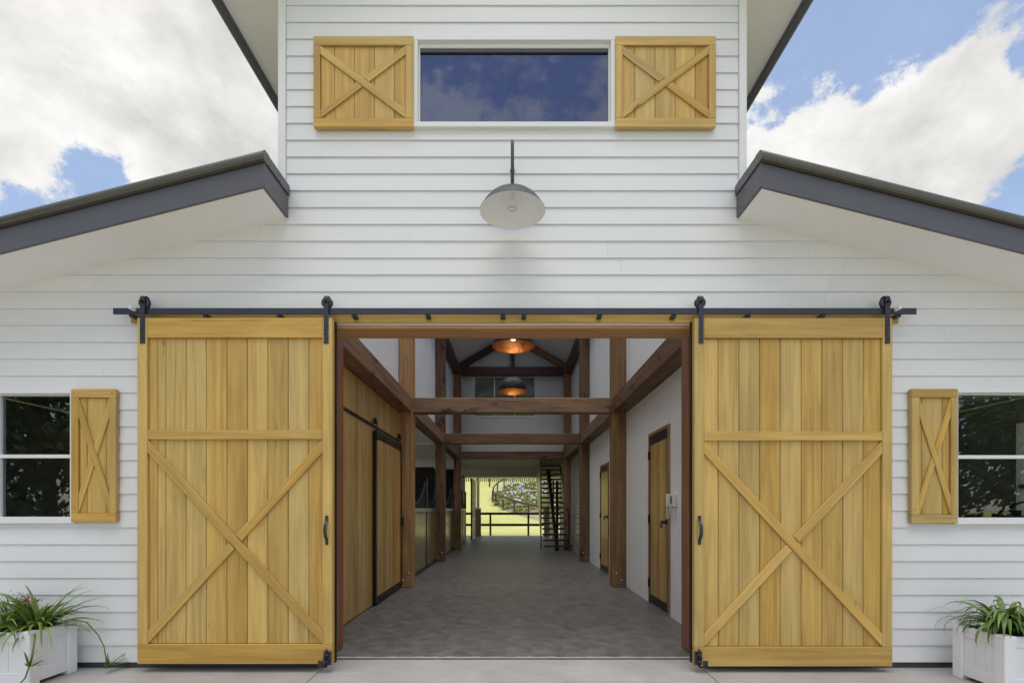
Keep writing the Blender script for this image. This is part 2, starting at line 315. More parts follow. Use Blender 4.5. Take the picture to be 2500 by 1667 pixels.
def lathe(name, prof, c, mat, parent=None, seg=40, axis='Z'):
    """prof: (radius, height) list round a vertical axis through c"""
    V = []; F = []; c = Vector(c)
    for r, h in prof:
        for k in range(seg):
            a = 2*PI*k/seg; q = Vector((r*math.cos(a), r*math.sin(a), h))
            if axis == 'Y': q = Vector((q.x, q.z, q.y))
            if axis == 'X': q = Vector((q.z, q.x, q.y))
            V.append(c+q)
    for i in range(len(prof)-1): F += [(i*seg+k, i*seg+(k+1) % seg, (i+1)*seg+(k+1) % seg, (i+1)*seg+k) for k in range(seg)]
    o = mesh_obj(name, V, F, mat, parent, Matrix.Translation(c), smooth=True)
    bm = bmesh.new(); bm.from_mesh(o.data); bmesh.ops.remove_doubles(bm, verts=bm.verts, dist=1e-5); bmesh.ops.recalc_face_normals(bm, faces=bm.faces); bm.to_mesh(o.data); bm.free()
    return o
def pu(u, Y=0.0): return (u-UC)*K*(Y+DW)/DW        # photo column on the plane at depth Y -> metres
def pv(v, Y=0.0): return CZ-(v-VC)*K*(Y+DW)/DW     # photo row on that plane -> metres above the aisle floor

# ------------------------------------------------------------------ ground
GZ = -0.011
def terrain(x, y):
    t = max(0.0, y-31.0); back = 0.2*(t*t/8 if t < 4 else t-2)
    s = max(0.0, x-9.5); side = 0.26*(s*s/6 if s < 3 else s-1.5)
    side = min(side, 4.0)
    return -0.03+max(back, side*min(1, max(0, (y+6)/6)))
def sheet(name, xs, ys, zf, mat, kind='structure', parent=None):
    V = [(x, y, zf(x, y)) for y in ys for x in xs]; nx = len(xs)
    F = [(j*nx+i, j*nx+i+1, (j+1)*nx+i+1, (j+1)*nx+i) for j in range(len(ys)-1) for i in range(nx-1)]
    o = mesh_obj(name, V, F, mat, parent, Matrix.Identity(4), smooth=True); o['kind'] = kind; return o
def steps(a, b, n): return [a+(b-a)*i/n for i in range(n+1)]
sheet('lawn', [-400, -200, -100]+steps(-60, 60, 80)+[100, 200, 400], [-400, -150, -60]+steps(-20, 120, 112)+[200, 400], terrain, 'lawn_grass')
JX = 1.61
yard = empty('concrete_yard', (0, -5, GZ)); yard['kind'] = 'structure'
for x0, x1 in ((-11.5, -6.4), (-6.395, -JX-0.004), (-JX+0.004, JX-0.004), (JX+0.004, 6.395), (6.4, 11.5)):
    box('concrete_slab', x0, x1, -3.4, 0.0 if x0 < -JX or x0 > 0 else 0.226, -0.15, GZ, 'yard_concrete', yard, axis='Z')
    box('concrete_slab', x0, x1, -15, -3.405, -0.15, GZ, 'yard_concrete', yard, axis='Z')
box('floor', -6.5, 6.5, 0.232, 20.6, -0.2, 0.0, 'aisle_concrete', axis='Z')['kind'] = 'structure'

rt = random.Random(17); V = []; F = []; n = 60                # worn pale lip where the aisle slab meets the yard
for i in range(n+1):
    x = -1.62+3.24*i/n; w = .022+rt.uniform(0, .02)
    V += [(x, .2325, .0015), (x, .2325+w, .0035)]
F = [(2*i, 2*i+2, 2*i+3, 2*i+1) for i in range(n)]
mesh_obj('threshold', V, F, 'yard_concrete', None, Matrix.Identity(4))['kind'] = 'structure'

# ------------------------------------------------------------------ barn shell
barn = empty('barn', (0, 0, 0), label='white weatherboard barn with grey roof edges and open central aisle', cat='barn')
LAP = 40.97*K; Z0 = pv(1614.2)
NH, RH = 7.24, 0.57                                 # nave roof underside at the ridge, its slope
def nave_z(x): return NH-RH*abs(x)
def soffit_z(x): return 3.83-0.252*(abs(x)-2.0)
OPEN = (-1.62, 1.62, -1, 2.895)
wu = (pu(1010), pu(1501), pv(318.5), pv(95.5))      # upper window outer trim
wl = (pu(-270), pu(190), pv(1277), pv(951))         # lower windows outer trim
wr = (pu(2320), pu(2785), pv(1279), pv(949))
HOLES = [OPEN, wu, wl, wr]
wall = None
def holed_wall(name, xs, zs, hole, y0, y1, mat, parent):
    V = []; F = []; idx = {}
    def vid(i, j, k):
        if (i, j, k) not in idx: idx[(i, j, k)] = len(V); V.append((xs[i], (y0, y1)[k], zs[j]))
        return idx[(i, j, k)]
    solid = lambda i, j: 0 <= i < len(xs)-1 and 0 <= j < len(zs)-1 and not hole((xs[i]+xs[i+1])/2, (zs[j]+zs[j+1])/2)
    for i in range(len(xs)-1):
        for j in range(len(zs)-1):
            if not solid(i, j): continue
            F.append((vid(i, j, 0), vid(i+1, j, 0), vid(i+1, j+1, 0), vid(i, j+1, 0))); F.append((vid(i, j, 1), vid(i, j+1, 1), vid(i+1, j+1, 1), vid(i+1, j, 1)))
            for di, dj, a, b in ((-1, 0, (i, j), (i, j+1)), (1, 0, (i+1, j+1), (i+1, j)), (0, -1, (i+1, j), (i, j)), (0, 1, (i, j+1), (i+1, j+1))):
                if not solid(i+di, j+dj): F.append((vid(*a, 0), vid(*b, 0), vid(*b, 1), vid(*a, 1)))
    return mesh_obj(name, V, F, mat, parent, Matrix.Identity(4))
def in_holes(x, z):
    if abs(x) > 1.97 and z > 3.75-0.252*(abs(x)-2.0): return True
    return any(a < x < b and c < z < d for a, b, c, d in ((OPEN), (wu[0]+.03, wu[1]-.03, wu[2]+.03, wu[3]-.03), (wl[0]+.03, wl[1]-.03, wl[2]+.03, wl[3]-.03), (wr[0]+.03, wr[1]-.03, wr[2]+.03, wr[3]-.03)))
xs = sorted({-6.5, -1.97, 1.97, 6.5, -1.62, 1.62, wu[0]+.03, wu[1]-.03, wl[0]+.03, wl[1]-.03, wr[0]+.03, wr[1]-.03, *steps(-6.4, -2.2, 12), *steps(2.2, 6.4, 12)})
zs = sorted({Z0+.002, 2.895, wu[2]+.03, wu[3]-.03, wl[2]+.03, wl[3]-.03, wr[2]+.03, wr[3]-.03, 6.05, *steps(2.6, 3.75, 10)})
facade = holed_wall('front_wall', xs, zs, in_holes, 0.0, 0.16, 'wall_white', barn)
prism('gable_wall', [(-1.97, 0, 6.05), (1.97, 0, 6.05), (1.97, 0, nave_z(1.97)), (0, 0, nave_z(0)), (-1.97, 0, nave_z(1.97))], (0, 0.16, 0), 'wall_white', barn)
YB, YT = -0.0145, -0.004                              # board face at its lower and upper edge
def subtract(rects, hole):
    out = []
    for (a, b, c, d) in rects:
        ha, hb, hc, hd = hole
        if hb <= a or ha >= b or hd <= c or hc >= d: out.append((a, b, c, d)); continue
        if a < ha: out.append((a, ha, c, d))
        if hb < b: out.append((hb, b, c, d))
        m0, m1 = max(a, ha), min(b, hb)
        if c < hc: out.append((m0, m1, c, hc))
        if hd < d: out.append((m0, m1, hd, d))
    return out
rb = random.Random(3)
for n in range(47):
    z0 = Z0+n*LAP; z1 = z0+LAP
    if z0 > 3.77:
        hw = 1.925 if z0 < 6.0 else min(1.925, (NH-z0-0.06)/RH)
        if hw < 0.15: break
    else: hw = min(6.5, 2.0+(3.83-z0)/0.252+0.02)
    rects = [(-hw, hw, z0, z1)]
    if hw > 2.5:                                     # butt joints every few metres
        cuts = sorted([rb.uniform(-hw+0.8, -2.2), rb.uniform(2.2, hw-0.8)]+([rb.uniform(-1.2, 1.2)] if z0 > 2.9 else []))
        e = [-hw]+cuts+[hw]; rects = [(e[i]+0.0006, e[i+1]-0.0006, z0, z1) for i in range(len(e)-1)]
    for h in HOLES: rects = subtract(rects, h)
    for (a, b, c, d) in rects:
        if b-a < 0.01 or d-c < 0.012: continue
        ya = YB+(YT-YB)*(c-z0)/LAP; yb = YB+(YT-YB)*(d-z0)/LAP
        dz = rb.uniform(-0.0006, 0.0006)
        V = [(a, ya, c+dz), (b, ya, c+dz), (b, yb, d), (a, yb, d), (a, ya+0.002, c-0.002), (b, ya+0.002, c-0.002), (a, -0.001, c+0.002), (b, -0.001, c+0.002), (b, -0.001, d), (a, -0.001, d)]
        F = [(0, 1, 2, 3), (4, 5, 1, 0), (6, 7, 5, 4), (3, 2, 8, 9), (0, 3, 9, 6, 4), (1, 5, 7, 8, 2), (9, 8, 7, 6)]
        mesh_obj('weatherboard', V, F, 'white_board', facade, Matrix.Translation(((a+b)/2, 0, c)))
for s in (-1, 1):                                    # corner boards, plinth
    box('corner_trim', s*1.928, s*1.99, -0.030, 0.16, soffit_z(1.93)+0.0, nave_z(1.99)-0.02, 'white_trim', barn, 0.003)
    box('plinth', s*1.62, s*6.5, 0.002, 0.2, -0.05, Z0+0.001, 'plinth_dark', barn)
# side and rear walls
for s in (-1, 1):
    if s < 0:
        se = [0.16, 5.2, 7.8, 9.4, 12.0, 13.4, 15.8, 16.4]  # every second span is an unseen window opening added to light the stalls
        for i in range(7):
            if i % 2 == 0: box('side_wall', -6.5, -6.38, se[i], se[i+1], 0, 2.72, 'wall_white', barn)
            else: box('side_wall', -6.5, -6.38, se[i]+.001, se[i+1]-.001, 0, 1.1, 'wall_white', barn); box('side_wall', -6.5, -6.38, se[i]+.001, se[i+1]-.001, 2.5, 2.72, 'wall_white', barn)
    else:
        box('side_wall', 6.38, 6.5, 0.16, 0.5, 0, 2.72, 'wall_white', barn); box('side_wall', 6.38, 6.5, 2.1, 16.4, 0, 2.72, 'wall_white', barn)
        box('side_wall', 6.38, 6.5, 0.5, 2.1, 0, 0.85, 'wall_white', barn); box('side_wall', 6.38, 6.5, 0.5, 2.1, 2.42, 2.72, 'wall_white', barn)
        box('window_post', 6.36, 6.47, 2.03, 2.0995, 0.85, 2.42, 'white_trim', barn); box('window_post', 6.40, 6.47, 1.28, 1.33, 0.85, 2.42, 'white_trim', barn)
        box('window_rail', 6.40, 6.47, 0.5, 2.03, 1.60, 1.65, 'fascia_grey', barn)
    for y0 in (4.35,):
        if s > 0: box('cross_wall', s*2.07, s*6.38, y0, y0+0.1, 0, 3.0, 'wall_white', barn)
        else: box('cross_wall', s*2.07, s*6.38, y0, y0+0.1, 0, 3.03, 'wall_white', barn)
    # lower roof
    a, b = 1.906, 6.95; YF = -0.43
    def rz(x, off): return soffit_z(x)-0.03+off
    roof = prism('lower_roof', [(s*(a+0.01), YF+0.03, rz(a, 0.16)), (s*b, YF+0.03, rz(b, 0.16)), (s*b, YF+0.03, rz(b, 0.235)), (s*(a+0.01), YF+0.03, rz(a, 0.235))], (0, -YF-0.032, 0), 'roof_metal', barn)
    def low_piece(name, xa_, xb_, ya_, yb_, o0, o1, mat): prism(name, [(s*xa_, ya_, rz(xa_, o0)), (s*xb_, ya_, rz(xb_, o0)), (s*xb_, ya_, rz(xb_, o1)), (s*xa_, ya_, rz(xa_, o1))], (0, yb_-ya_, 0), mat, roof)
    if s > 0: low_piece('roof_sheet', 2.075, b, 0, 16.45, .16, .235, 'roof_metal')
    else:
        low_piece('roof_sheet', 2.075, b, 0, 4.8, .16, .235, 'roof_metal'); low_piece('roof_sheet', 2.075, b, 15.9, 16.45, .16, .235, 'roof_metal')
        low_piece('roof_sheet', 2.075, 3.6, 4.8, 15.9, .16, .235, 'roof_metal'); low_piece('roof_sheet', 6.0, b, 4.8, 15.9, .16, .235, 'roof_metal'); low_piece('added_skylight', 3.602, 5.998, 4.802, 15.898, .2, .21, 'bulb_glass')  # unseen roof glazing added to brighten the stalls
    prism('soffit', [(s*(a+0.024), YF+0.024, rz(a+.024, 0.0)), (s*b, YF+0.024, rz(b, 0.0)), (s*b, YF+0.024, rz(b, 0.02)), (s*(a+0.024), YF+0.024, rz(a+.024, 0.02))], (0, -YF-0.024-0.0, 0), 'soffit_white', roof)
    prism('fascia_board', [(s*a, YF, rz(a, -0.004)), (s*b, YF, rz(b, -0.004)), (s*b, YF, rz(b, 0.175)), (s*a, YF, rz(a, 0.175))], (0, 0.022, 0), 'fascia_grey', roof, along=(s, 0, -0.252))
    prism('return_board', [(s*a, YF+0.024, rz(a, -0.004)), (s*a, -0.02, rz(a, -0.004)), (s*a, -0.02, rz(a, 0.175)), (s*a, YF+0.024, rz(a, 0.175))], (s*0.022, 0, 0), 'fascia_grey', roof, along=(0, 1, 0))
    prism('return_cap', [(s*(a-0.012), YF+0.062, rz(a, 0.182)), (s*(a-0.012), -0.02, rz(a, 0.182)), (s*(a-0.012), -0.02, rz(a, 0.262)), (s*(a-0.012), YF+0.062, rz(a, 0.262))], (s*0.03, 0, 0), 'fascia_grey', roof, along=(0, 1, 0))
    # rolled barge cap: a rounded bronze-grey moulding along the front edge
    prof = [(-0.010, 0.180), (-0.030, 0.186), (-0.040, 0.200), (-0.043, 0.218), (-0.040, 0.236), (-0.030, 0.252), (-0.012, 0.262), (0.03, 0.266), (0.06, 0.262), (0.06, 0.182)]
    V = []
    for x in (a-0.012, b):
        V += [(s*x, YF+dy, rz(x, dz)) for dy, dz in prof]
    n = len(prof); F = [(i, (i+1) % n, (i+1) % n+n, i+n) for i in range(n)]+[tuple(range(n)), tuple(range(2*n-1, n-1, -1))]
    if s > 0: F = [tuple(reversed(f)) for f in F]
    mesh_obj('barge_cap', V, F, 'cap_bronze', roof, Matrix.Translation((s*a, YF, rz(a, 0.2))))
    # nave roof
    def slope_piece(name, xa, xb, ya, yb_, za_, zb_, mat, par):
        return prism(name, [(s*xa, ya, nave_z(xa)+za_), (s*xb, ya, nave_z(xb)+za_), (s*xb, ya, nave_z(xb)+zb_), (s*xa, ya, nave_z(xa)+zb_)], (0, yb_-ya, 0), mat, par)
    nr = slope_piece('upper_roof', 0, 2.6, 11.1, 16.55, .002, .13, 'roof_metal', barn); slope_piece('raked_ceiling', 0, 1.97, 11.1, 16.4, -.02, -.003, 'ceiling_white', nr)
    for ya_, yb_ in ((-.45, .3), (4.25, 4.55)):
        slope_piece('roof_sheet', 0, 2.6, ya_, yb_, .002, .13, 'roof_metal', nr); slope_piece('raked_ceiling', 0, 1.97, max(ya_, .16), yb_, -.02, -.003, 'ceiling_white', nr)
    for xa_, xb_ in ((0, .08), (.95, 2.6)): slope_piece('roof_sheet', xa_, xb_, 8.2, 11.1, .002, .13, 'roof_metal', nr)
    for xa_, xb_ in ((0, .08), (.95, 1.97)): slope_piece('raked_ceiling', xa_, xb_, 8.2, 11.1, -.02, -.003, 'ceiling_white', nr)
    slope_piece('added_skylight', .082, .948, 8.55, 11.098, .08, .09, 'bulb_glass', nr); slope_piece('roof_sheet', .08, .95, 8.2, 8.54, .002, .13, 'roof_metal', nr)  # unseen glazing near the ridge, added to brighten the third bay
    for ya_, yb_ in ((.3, 4.25), (4.55, 8.2)):
        for xa_, xb_ in ((0, .08), (1.93, 2.6)): slope_piece('roof_sheet', xa_, xb_, ya_, yb_, .002, .13, 'roof_metal', nr)
        for xa_, xb_ in ((0, .08), (1.93, 1.97)): slope_piece('raked_ceiling', xa_, xb_, ya_, yb_, -.02, -.003, 'ceiling_white', nr)
        slope_piece('added_skylight', .082, 1.928, ya_+.002, yb_-.002, .08, .09, 'bulb_glass', nr)  # unseen roof glazing added to bring daylight into the aisle
    box('eave_soffit', s*1.99, s*2.555, -0.43, 16.4, 5.795, 5.81, 'soffit_white', nr)
    box('eave_fascia', s*2.558, s*2.58, -0.45, 16.5, 5.765, 5.92, 'fascia_grey', nr)
    V, F = tube_data([(s*2.61, -0.45, 5.845), (s*2.61, 16.5, 5.845)], 0.052, 12); mesh_obj('gutter', V, F, 'fascia_grey', nr, Matrix.Translation((s*2.61, 0, 5.845)), smooth=True)
    slope_piece('barge_soffit', 0.0, 2.55, -0.44, -0.02, -.022, -.002, 'soffit_white', nr); slope_piece('barge_board', 0.0, 2.6, -0.475, -0.452, -.05, .15, 'fascia_grey', nr)
    # nave walls above the aisle beams
    zl = 3.0 if s < 0 else 0.0
    box('nave_wall', s*1.97, s*2.07, 0.16, 16.4, zl, 4.45, 'wall_white', barn); box('nave_wall', s*1.97, s*2.07, 0.16, 16.4, 5.55, nave_z(1.97), 'wall_white', barn)
    ce = [0.16, 0.5, 4.2, 13.1, 15.9, 16.4]
    for i in (0, 2, 4): box('nave_wall', s*1.97, s*2.07, ce[i], ce[i+1], 4.451, 5.549, 'wall_white', barn)
    for i in (1, 3):
        cw = empty('added_clerestory', (s*2.02, (ce[i]+ce[i+1])/2, 4.45), barn)  # unseen high windows added to light the nave and the upstairs room
        for (a_, b_, c_, d_) in ((ce[i], ce[i+1], 4.451, 4.50), (ce[i], ce[i+1], 5.50, 5.549), (ce[i], ce[i]+.05, 4.5, 5.5), (ce[i+1]-.05, ce[i+1], 4.5, 5.5)): box('frame', s*1.975, s*2.075, a_, b_, c_, d_, 'white_trim', cw)
        box('pane', s*2.02, s*2.026, ce[i]+.051, ce[i+1]-.051, 4.501, 5.499, 'bulb_glass', cw)
box('aisle_wall', -2.07, -1.97, 0.16, 4.35, 0, 3.0, 'wall_white', barn)
box('tiled_wall', 1.958, 1.969, 8.7, 12.1, 0, 2.95, 'subway_tile', barn, axis='Z')
box('side_ceiling', -3.6, -1.97, 4.45, 16.4, 3.03, 3.06, 'ceiling_white', barn); box('side_ceiling', 2.07, 6.38, 0.16, 16.4, 2.74, 2.76, 'ceiling_white', barn); box('side_ceiling', -6.38, -2.07, 0.16, 4.35, 2.74, 2.76, 'ceiling_white', barn)  # left ceiling stops short so the added roof glazing lights the stalls
box('ceiling_batten', -3.6, -1.98, 8.5, 8.6, 2.99, 3.03, 'white_trim', barn)
box('cross_wall', -6.38, -1.98, 12.85, 12.95, 2.70, 3.03, 'wall_white', barn)
# upstairs floor, its glazed wall, end bulkhead, verandah
box('upper_floor', -1.97, 1.97, 12.50, 16.4, 3.04, 3.2, 'ceiling_white', barn)
xw0, xw1, zw0, zw1 = pu(1153, 12.6), pu(1311, 12.6), pv(1020, 12.6), pv(916.5, 12.6)
holed_wall('upstairs_wall', sorted([-1.97, xw0+.04, xw1-.04, 1.97]), [3.03, zw0+.04, zw1-.04, 6.1], lambda x, z: xw0+.04 < x < xw1-.04 and zw0+.04 < z < zw1-.04, 12.55, 12.65, 'grooved_white', barn)
prism('upstairs_gable', [(-1.97, 12.55, 6.1), (1.97, 12.55, 6.1), (1.97, 12.55, nave_z(1.97)-.03), (0, 12.55, NH-.03), (-1.97, 12.55, nave_z(1.97)-.03)], (0, 0.1, 0), 'grooved_white', barn)
iw = empty('upstairs_window', ((xw0+xw1)/2, 12.55, zw0), barn)
for (a, b, c, d) in ((xw0, xw1, zw1-.07, zw1), (xw0, xw1, zw0, zw0+.07), (xw0, xw0+.07, zw0+.07, zw1-.07), (xw1-.07, xw1, zw0+.07, zw1-.07)): box('frame', a, b, 12.53, 12.67, c, d, 'white_trim', iw)
wp = (xw1-xw0-.14)/3
for i in (1, 2): box('mullion', xw0+.07+wp*i-.02, xw0+.07+wp*i+.02, 12.54, 12.66, zw0+.07, zw1-.07, 'white_trim', iw)
for i in range(3): box('pane', xw0+.07+wp*i+.021, xw0+.07+wp*(i+1)-.021, 12.60, 12.605, zw0+.071, zw1-.071, 'dull_glass', iw)
box('end_bulkhead', -6.38, 6.38, 16.4, 16.55, 2.66, 3.35, 'wall_white', barn)
box('end_wall', -1.97, 1.97, 16.4, 16.5, 3.36, 6.1, 'wall_white', barn); prism('end_gable', [(-1.97, 16.4, 6.1), (1.97, 16.4, 6.1), (1.97, 16.4, nave_z(1.97)), (0, 16.4, NH), (-1.97, 16.4, nave_z(1.97))], (0, .1, 0), 'wall_white', barn)
box('end_wall', -6.38, -1.97, 16.4, 16.5, 0, 2.655, 'wall_cream', barn); box('end_wall', 1.97, 6.38, 16.4, 16.5, 0, 2.655, 'wall_cream', barn)
box('verandah_roof', -6.6, 6.6, 16.56, 20.7, 2.86, 2.94, 'wall_white', barn)
for i in range(60): box('eave_batten', -3.0+i*0.1-.025, -3.0+i*0.1+.025, 20.55, 20.62, 2.70, 2.855, 'white_trim', barn)
for x in (405, 663): lathe('downlight', [(0.0, 0), (0.05, 0), (0.06, 0.006), (0.06, 0.012)], (pu(1080+x/3.92, 14), 14.0, 3.026), 'white_plastic', barn, 16)

# windows
def window(name, o, sash, ys, panes, mat, kw, rails=(), mull=()):
    x0, x1, z0, z1 = o; w = empty(name, ((x0+x1)/2, 0, z0), barn); t = 0.040
    box('head', x0, x1, -0.034, 0.05, z1-t, z1, 'white_trim', w, 0.003); box('sill', x0, x1, -0.042, 0.05, z0, z0+t*1.1, 'white_trim', w, 0.003)
    box('jamb', x0, x0+t, -0.034, 0.05, z0+t*1.1, z1-t, 'white_trim', w, 0.003); box('jamb', x1-t, x1, -0.034, 0.05, z0+t*1.1, z1-t, 'white_trim', w, 0.003)
    a, b, c, d = x0+t, x1-t, z0+t*1.1, z1-t
    box('sash_rail', a, b, 0.0, 0.045, d-sash[0], d-0.0005, 'white_trim', w, 0.002); box('sash_rail', a, b, 0.0, 0.045, c+0.0005, c+sash[1], 'white_trim', w, 0.002)
    box('sash_stile', a, a+sash[2], 0.0, 0.045, c+sash[1], d-sash[0], 'white_trim', w, 0.002); box('sash_stile', b-sash[2], b, 0.0, 0.045, c+sash[1], d-sash[0], 'white_trim', w, 0.002)
    gx = [a+sash[2]]+[m for m in mull]+[b-sash[2]]; gz = [c+sash[1]]+list(rails)+[d-sash[0]]
    for m in mull: box('mullion', m-.012, m+.012, 0.002, 0.047, c+sash[1], d-sash[0], 'white_trim', w, 0.002)
    for r in rails:
        for i in range(len(gx)-1): box('mid_rail', gx[i]+(.012 if i else 0), gx[i+1]-(.012 if i < len(gx)-2 else 0), 0.001, 0.046, r-.015, r+.015, 'white_trim', w, 0.002)
    for i in range(len(gx)-1):
        for j in range(len(gz)-1):
            box('pane', gx[i]+(.013 if i else .001), gx[i+1]-(.013 if i < len(gx)-2 else .001), 0.026, 0.030, gz[j]+(.016 if j else .001), gz[j+1]-(.016 if j < len(gz)-2 else .001), mat, w, axis='Z')
    return w
uw = window('upper_window', wu, (0.035, 0.022, 0.014), 0, 1, 'tinted_glass', None)
box('dark_strip', wu[0]+.055, wu[1]-.055, 0.010, 0.025, wu[3]-.040-.062, wu[3]-.040-.036, 'fascia_grey', uw)  # dark grey strip across the top of the pane
window('lower_window', wl, (0.010, 0.012, 0.02), 0, 1, 'window_glass', None, rails=(pv(1114, .02),), mull=(pu(2, .02),))
window('lower_window', wr, (0.010, 0.012, 0.02), 0, 1, 'window_glass', None, rails=(pv(1115.5, .02),), mull=(pu(2700, .02),))

# door head: lintel, flashing, post-and-beam frame
box('lintel', -1.62, 1.62, 0.0, 0.25, 2.882, 2.893, 'lintel_timber', barn, 0.002) if False else None
box('lintel', -1.62, 1.62, -0.006, 0.245, pv(802.4), pv(792.2), 'lintel_timber', barn, 0.002, 'X')
box('flashing', -1.7, 1.7, -0.030, -0.002, pv(792.2)+0.001, pv(789.3), 'white_trim', barn, 0.001)
frame = empty('timber_frame', (0, 0, 0), barn)
PX0, PX1 = 1.715, 1.95
POSTS = [(0.41, 0.59), (4.28, 4.53), (8.33, 8.58), (12.24, 12.49)]
for i, (y0, y1) in enumerate(POSTS):
    for s in (-1, 1):
        p = box('post', s*(PX0 if i else 1.642), s*PX1, y0, y1, 0, nave_z(PX1)-.03 if i else 3.0, ('red_timber', 'post_timber', 'beam_timber', 'beam_timber')[i], frame, 0.008, 'Z')  # deeper posts take darker timber, putting their dimmer light into the colour
        if i:
            for (dx, dz) in ((0.07, 0.24), (0.16, 0.12)): lathe('bolt', [(0, -.012), (.016, -.012), (.018, -.002), (.018, .003)], (s*(PX0+dx), y0-0.002, dz), 'bolt_steel', p, 10, 'Y')
        if i < 3:
            y2 = POSTS[i+1][0]
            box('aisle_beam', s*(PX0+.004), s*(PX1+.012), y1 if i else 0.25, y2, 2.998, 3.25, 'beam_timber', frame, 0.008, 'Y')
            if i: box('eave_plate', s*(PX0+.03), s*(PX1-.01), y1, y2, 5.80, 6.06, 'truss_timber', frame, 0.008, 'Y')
        if i:
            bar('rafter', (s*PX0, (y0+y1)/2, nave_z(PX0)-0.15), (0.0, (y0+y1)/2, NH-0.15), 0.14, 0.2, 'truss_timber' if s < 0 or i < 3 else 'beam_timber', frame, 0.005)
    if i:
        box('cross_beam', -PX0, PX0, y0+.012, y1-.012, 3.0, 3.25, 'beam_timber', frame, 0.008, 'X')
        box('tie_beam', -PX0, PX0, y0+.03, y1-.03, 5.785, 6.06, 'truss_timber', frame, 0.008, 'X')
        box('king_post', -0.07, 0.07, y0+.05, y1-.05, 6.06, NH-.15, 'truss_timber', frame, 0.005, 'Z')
# white corner beads where the plaster meets the posts
for (y0, y1) in POSTS[1:]:
    for s in (-1, 1): box('plaster_bead', s*1.955, s*1.969, y0-0.016, y0-0.001, 3.25 if s < 0 else 0.01, 5.8, 'white_trim', barn)
box('plaster_bead', 1.955, 1.969, 0.6, 4.26, 2.975, 2.992, 'white_trim', barn); box('plaster_bead', 1.955, 1.969, 4.54, 8.3, 2.975, 2.992, 'white_trim', barn)
# timber lining of the first bay on the left, board by board
lining = box('wall_lining', -1.969, -1.958, 0.6, 4.27, 0.0, 2.996, 'dark_timber', barn)
yb = 0.6
while yb < 4.2:
    w = min(0.155, 4.27-yb); box('lining_board', -1.957, -1.938, yb+.0015, yb+w-.0015, 0.012, 2.992, 'aisle_timber', lining, 0.004, 'Z'); yb += w

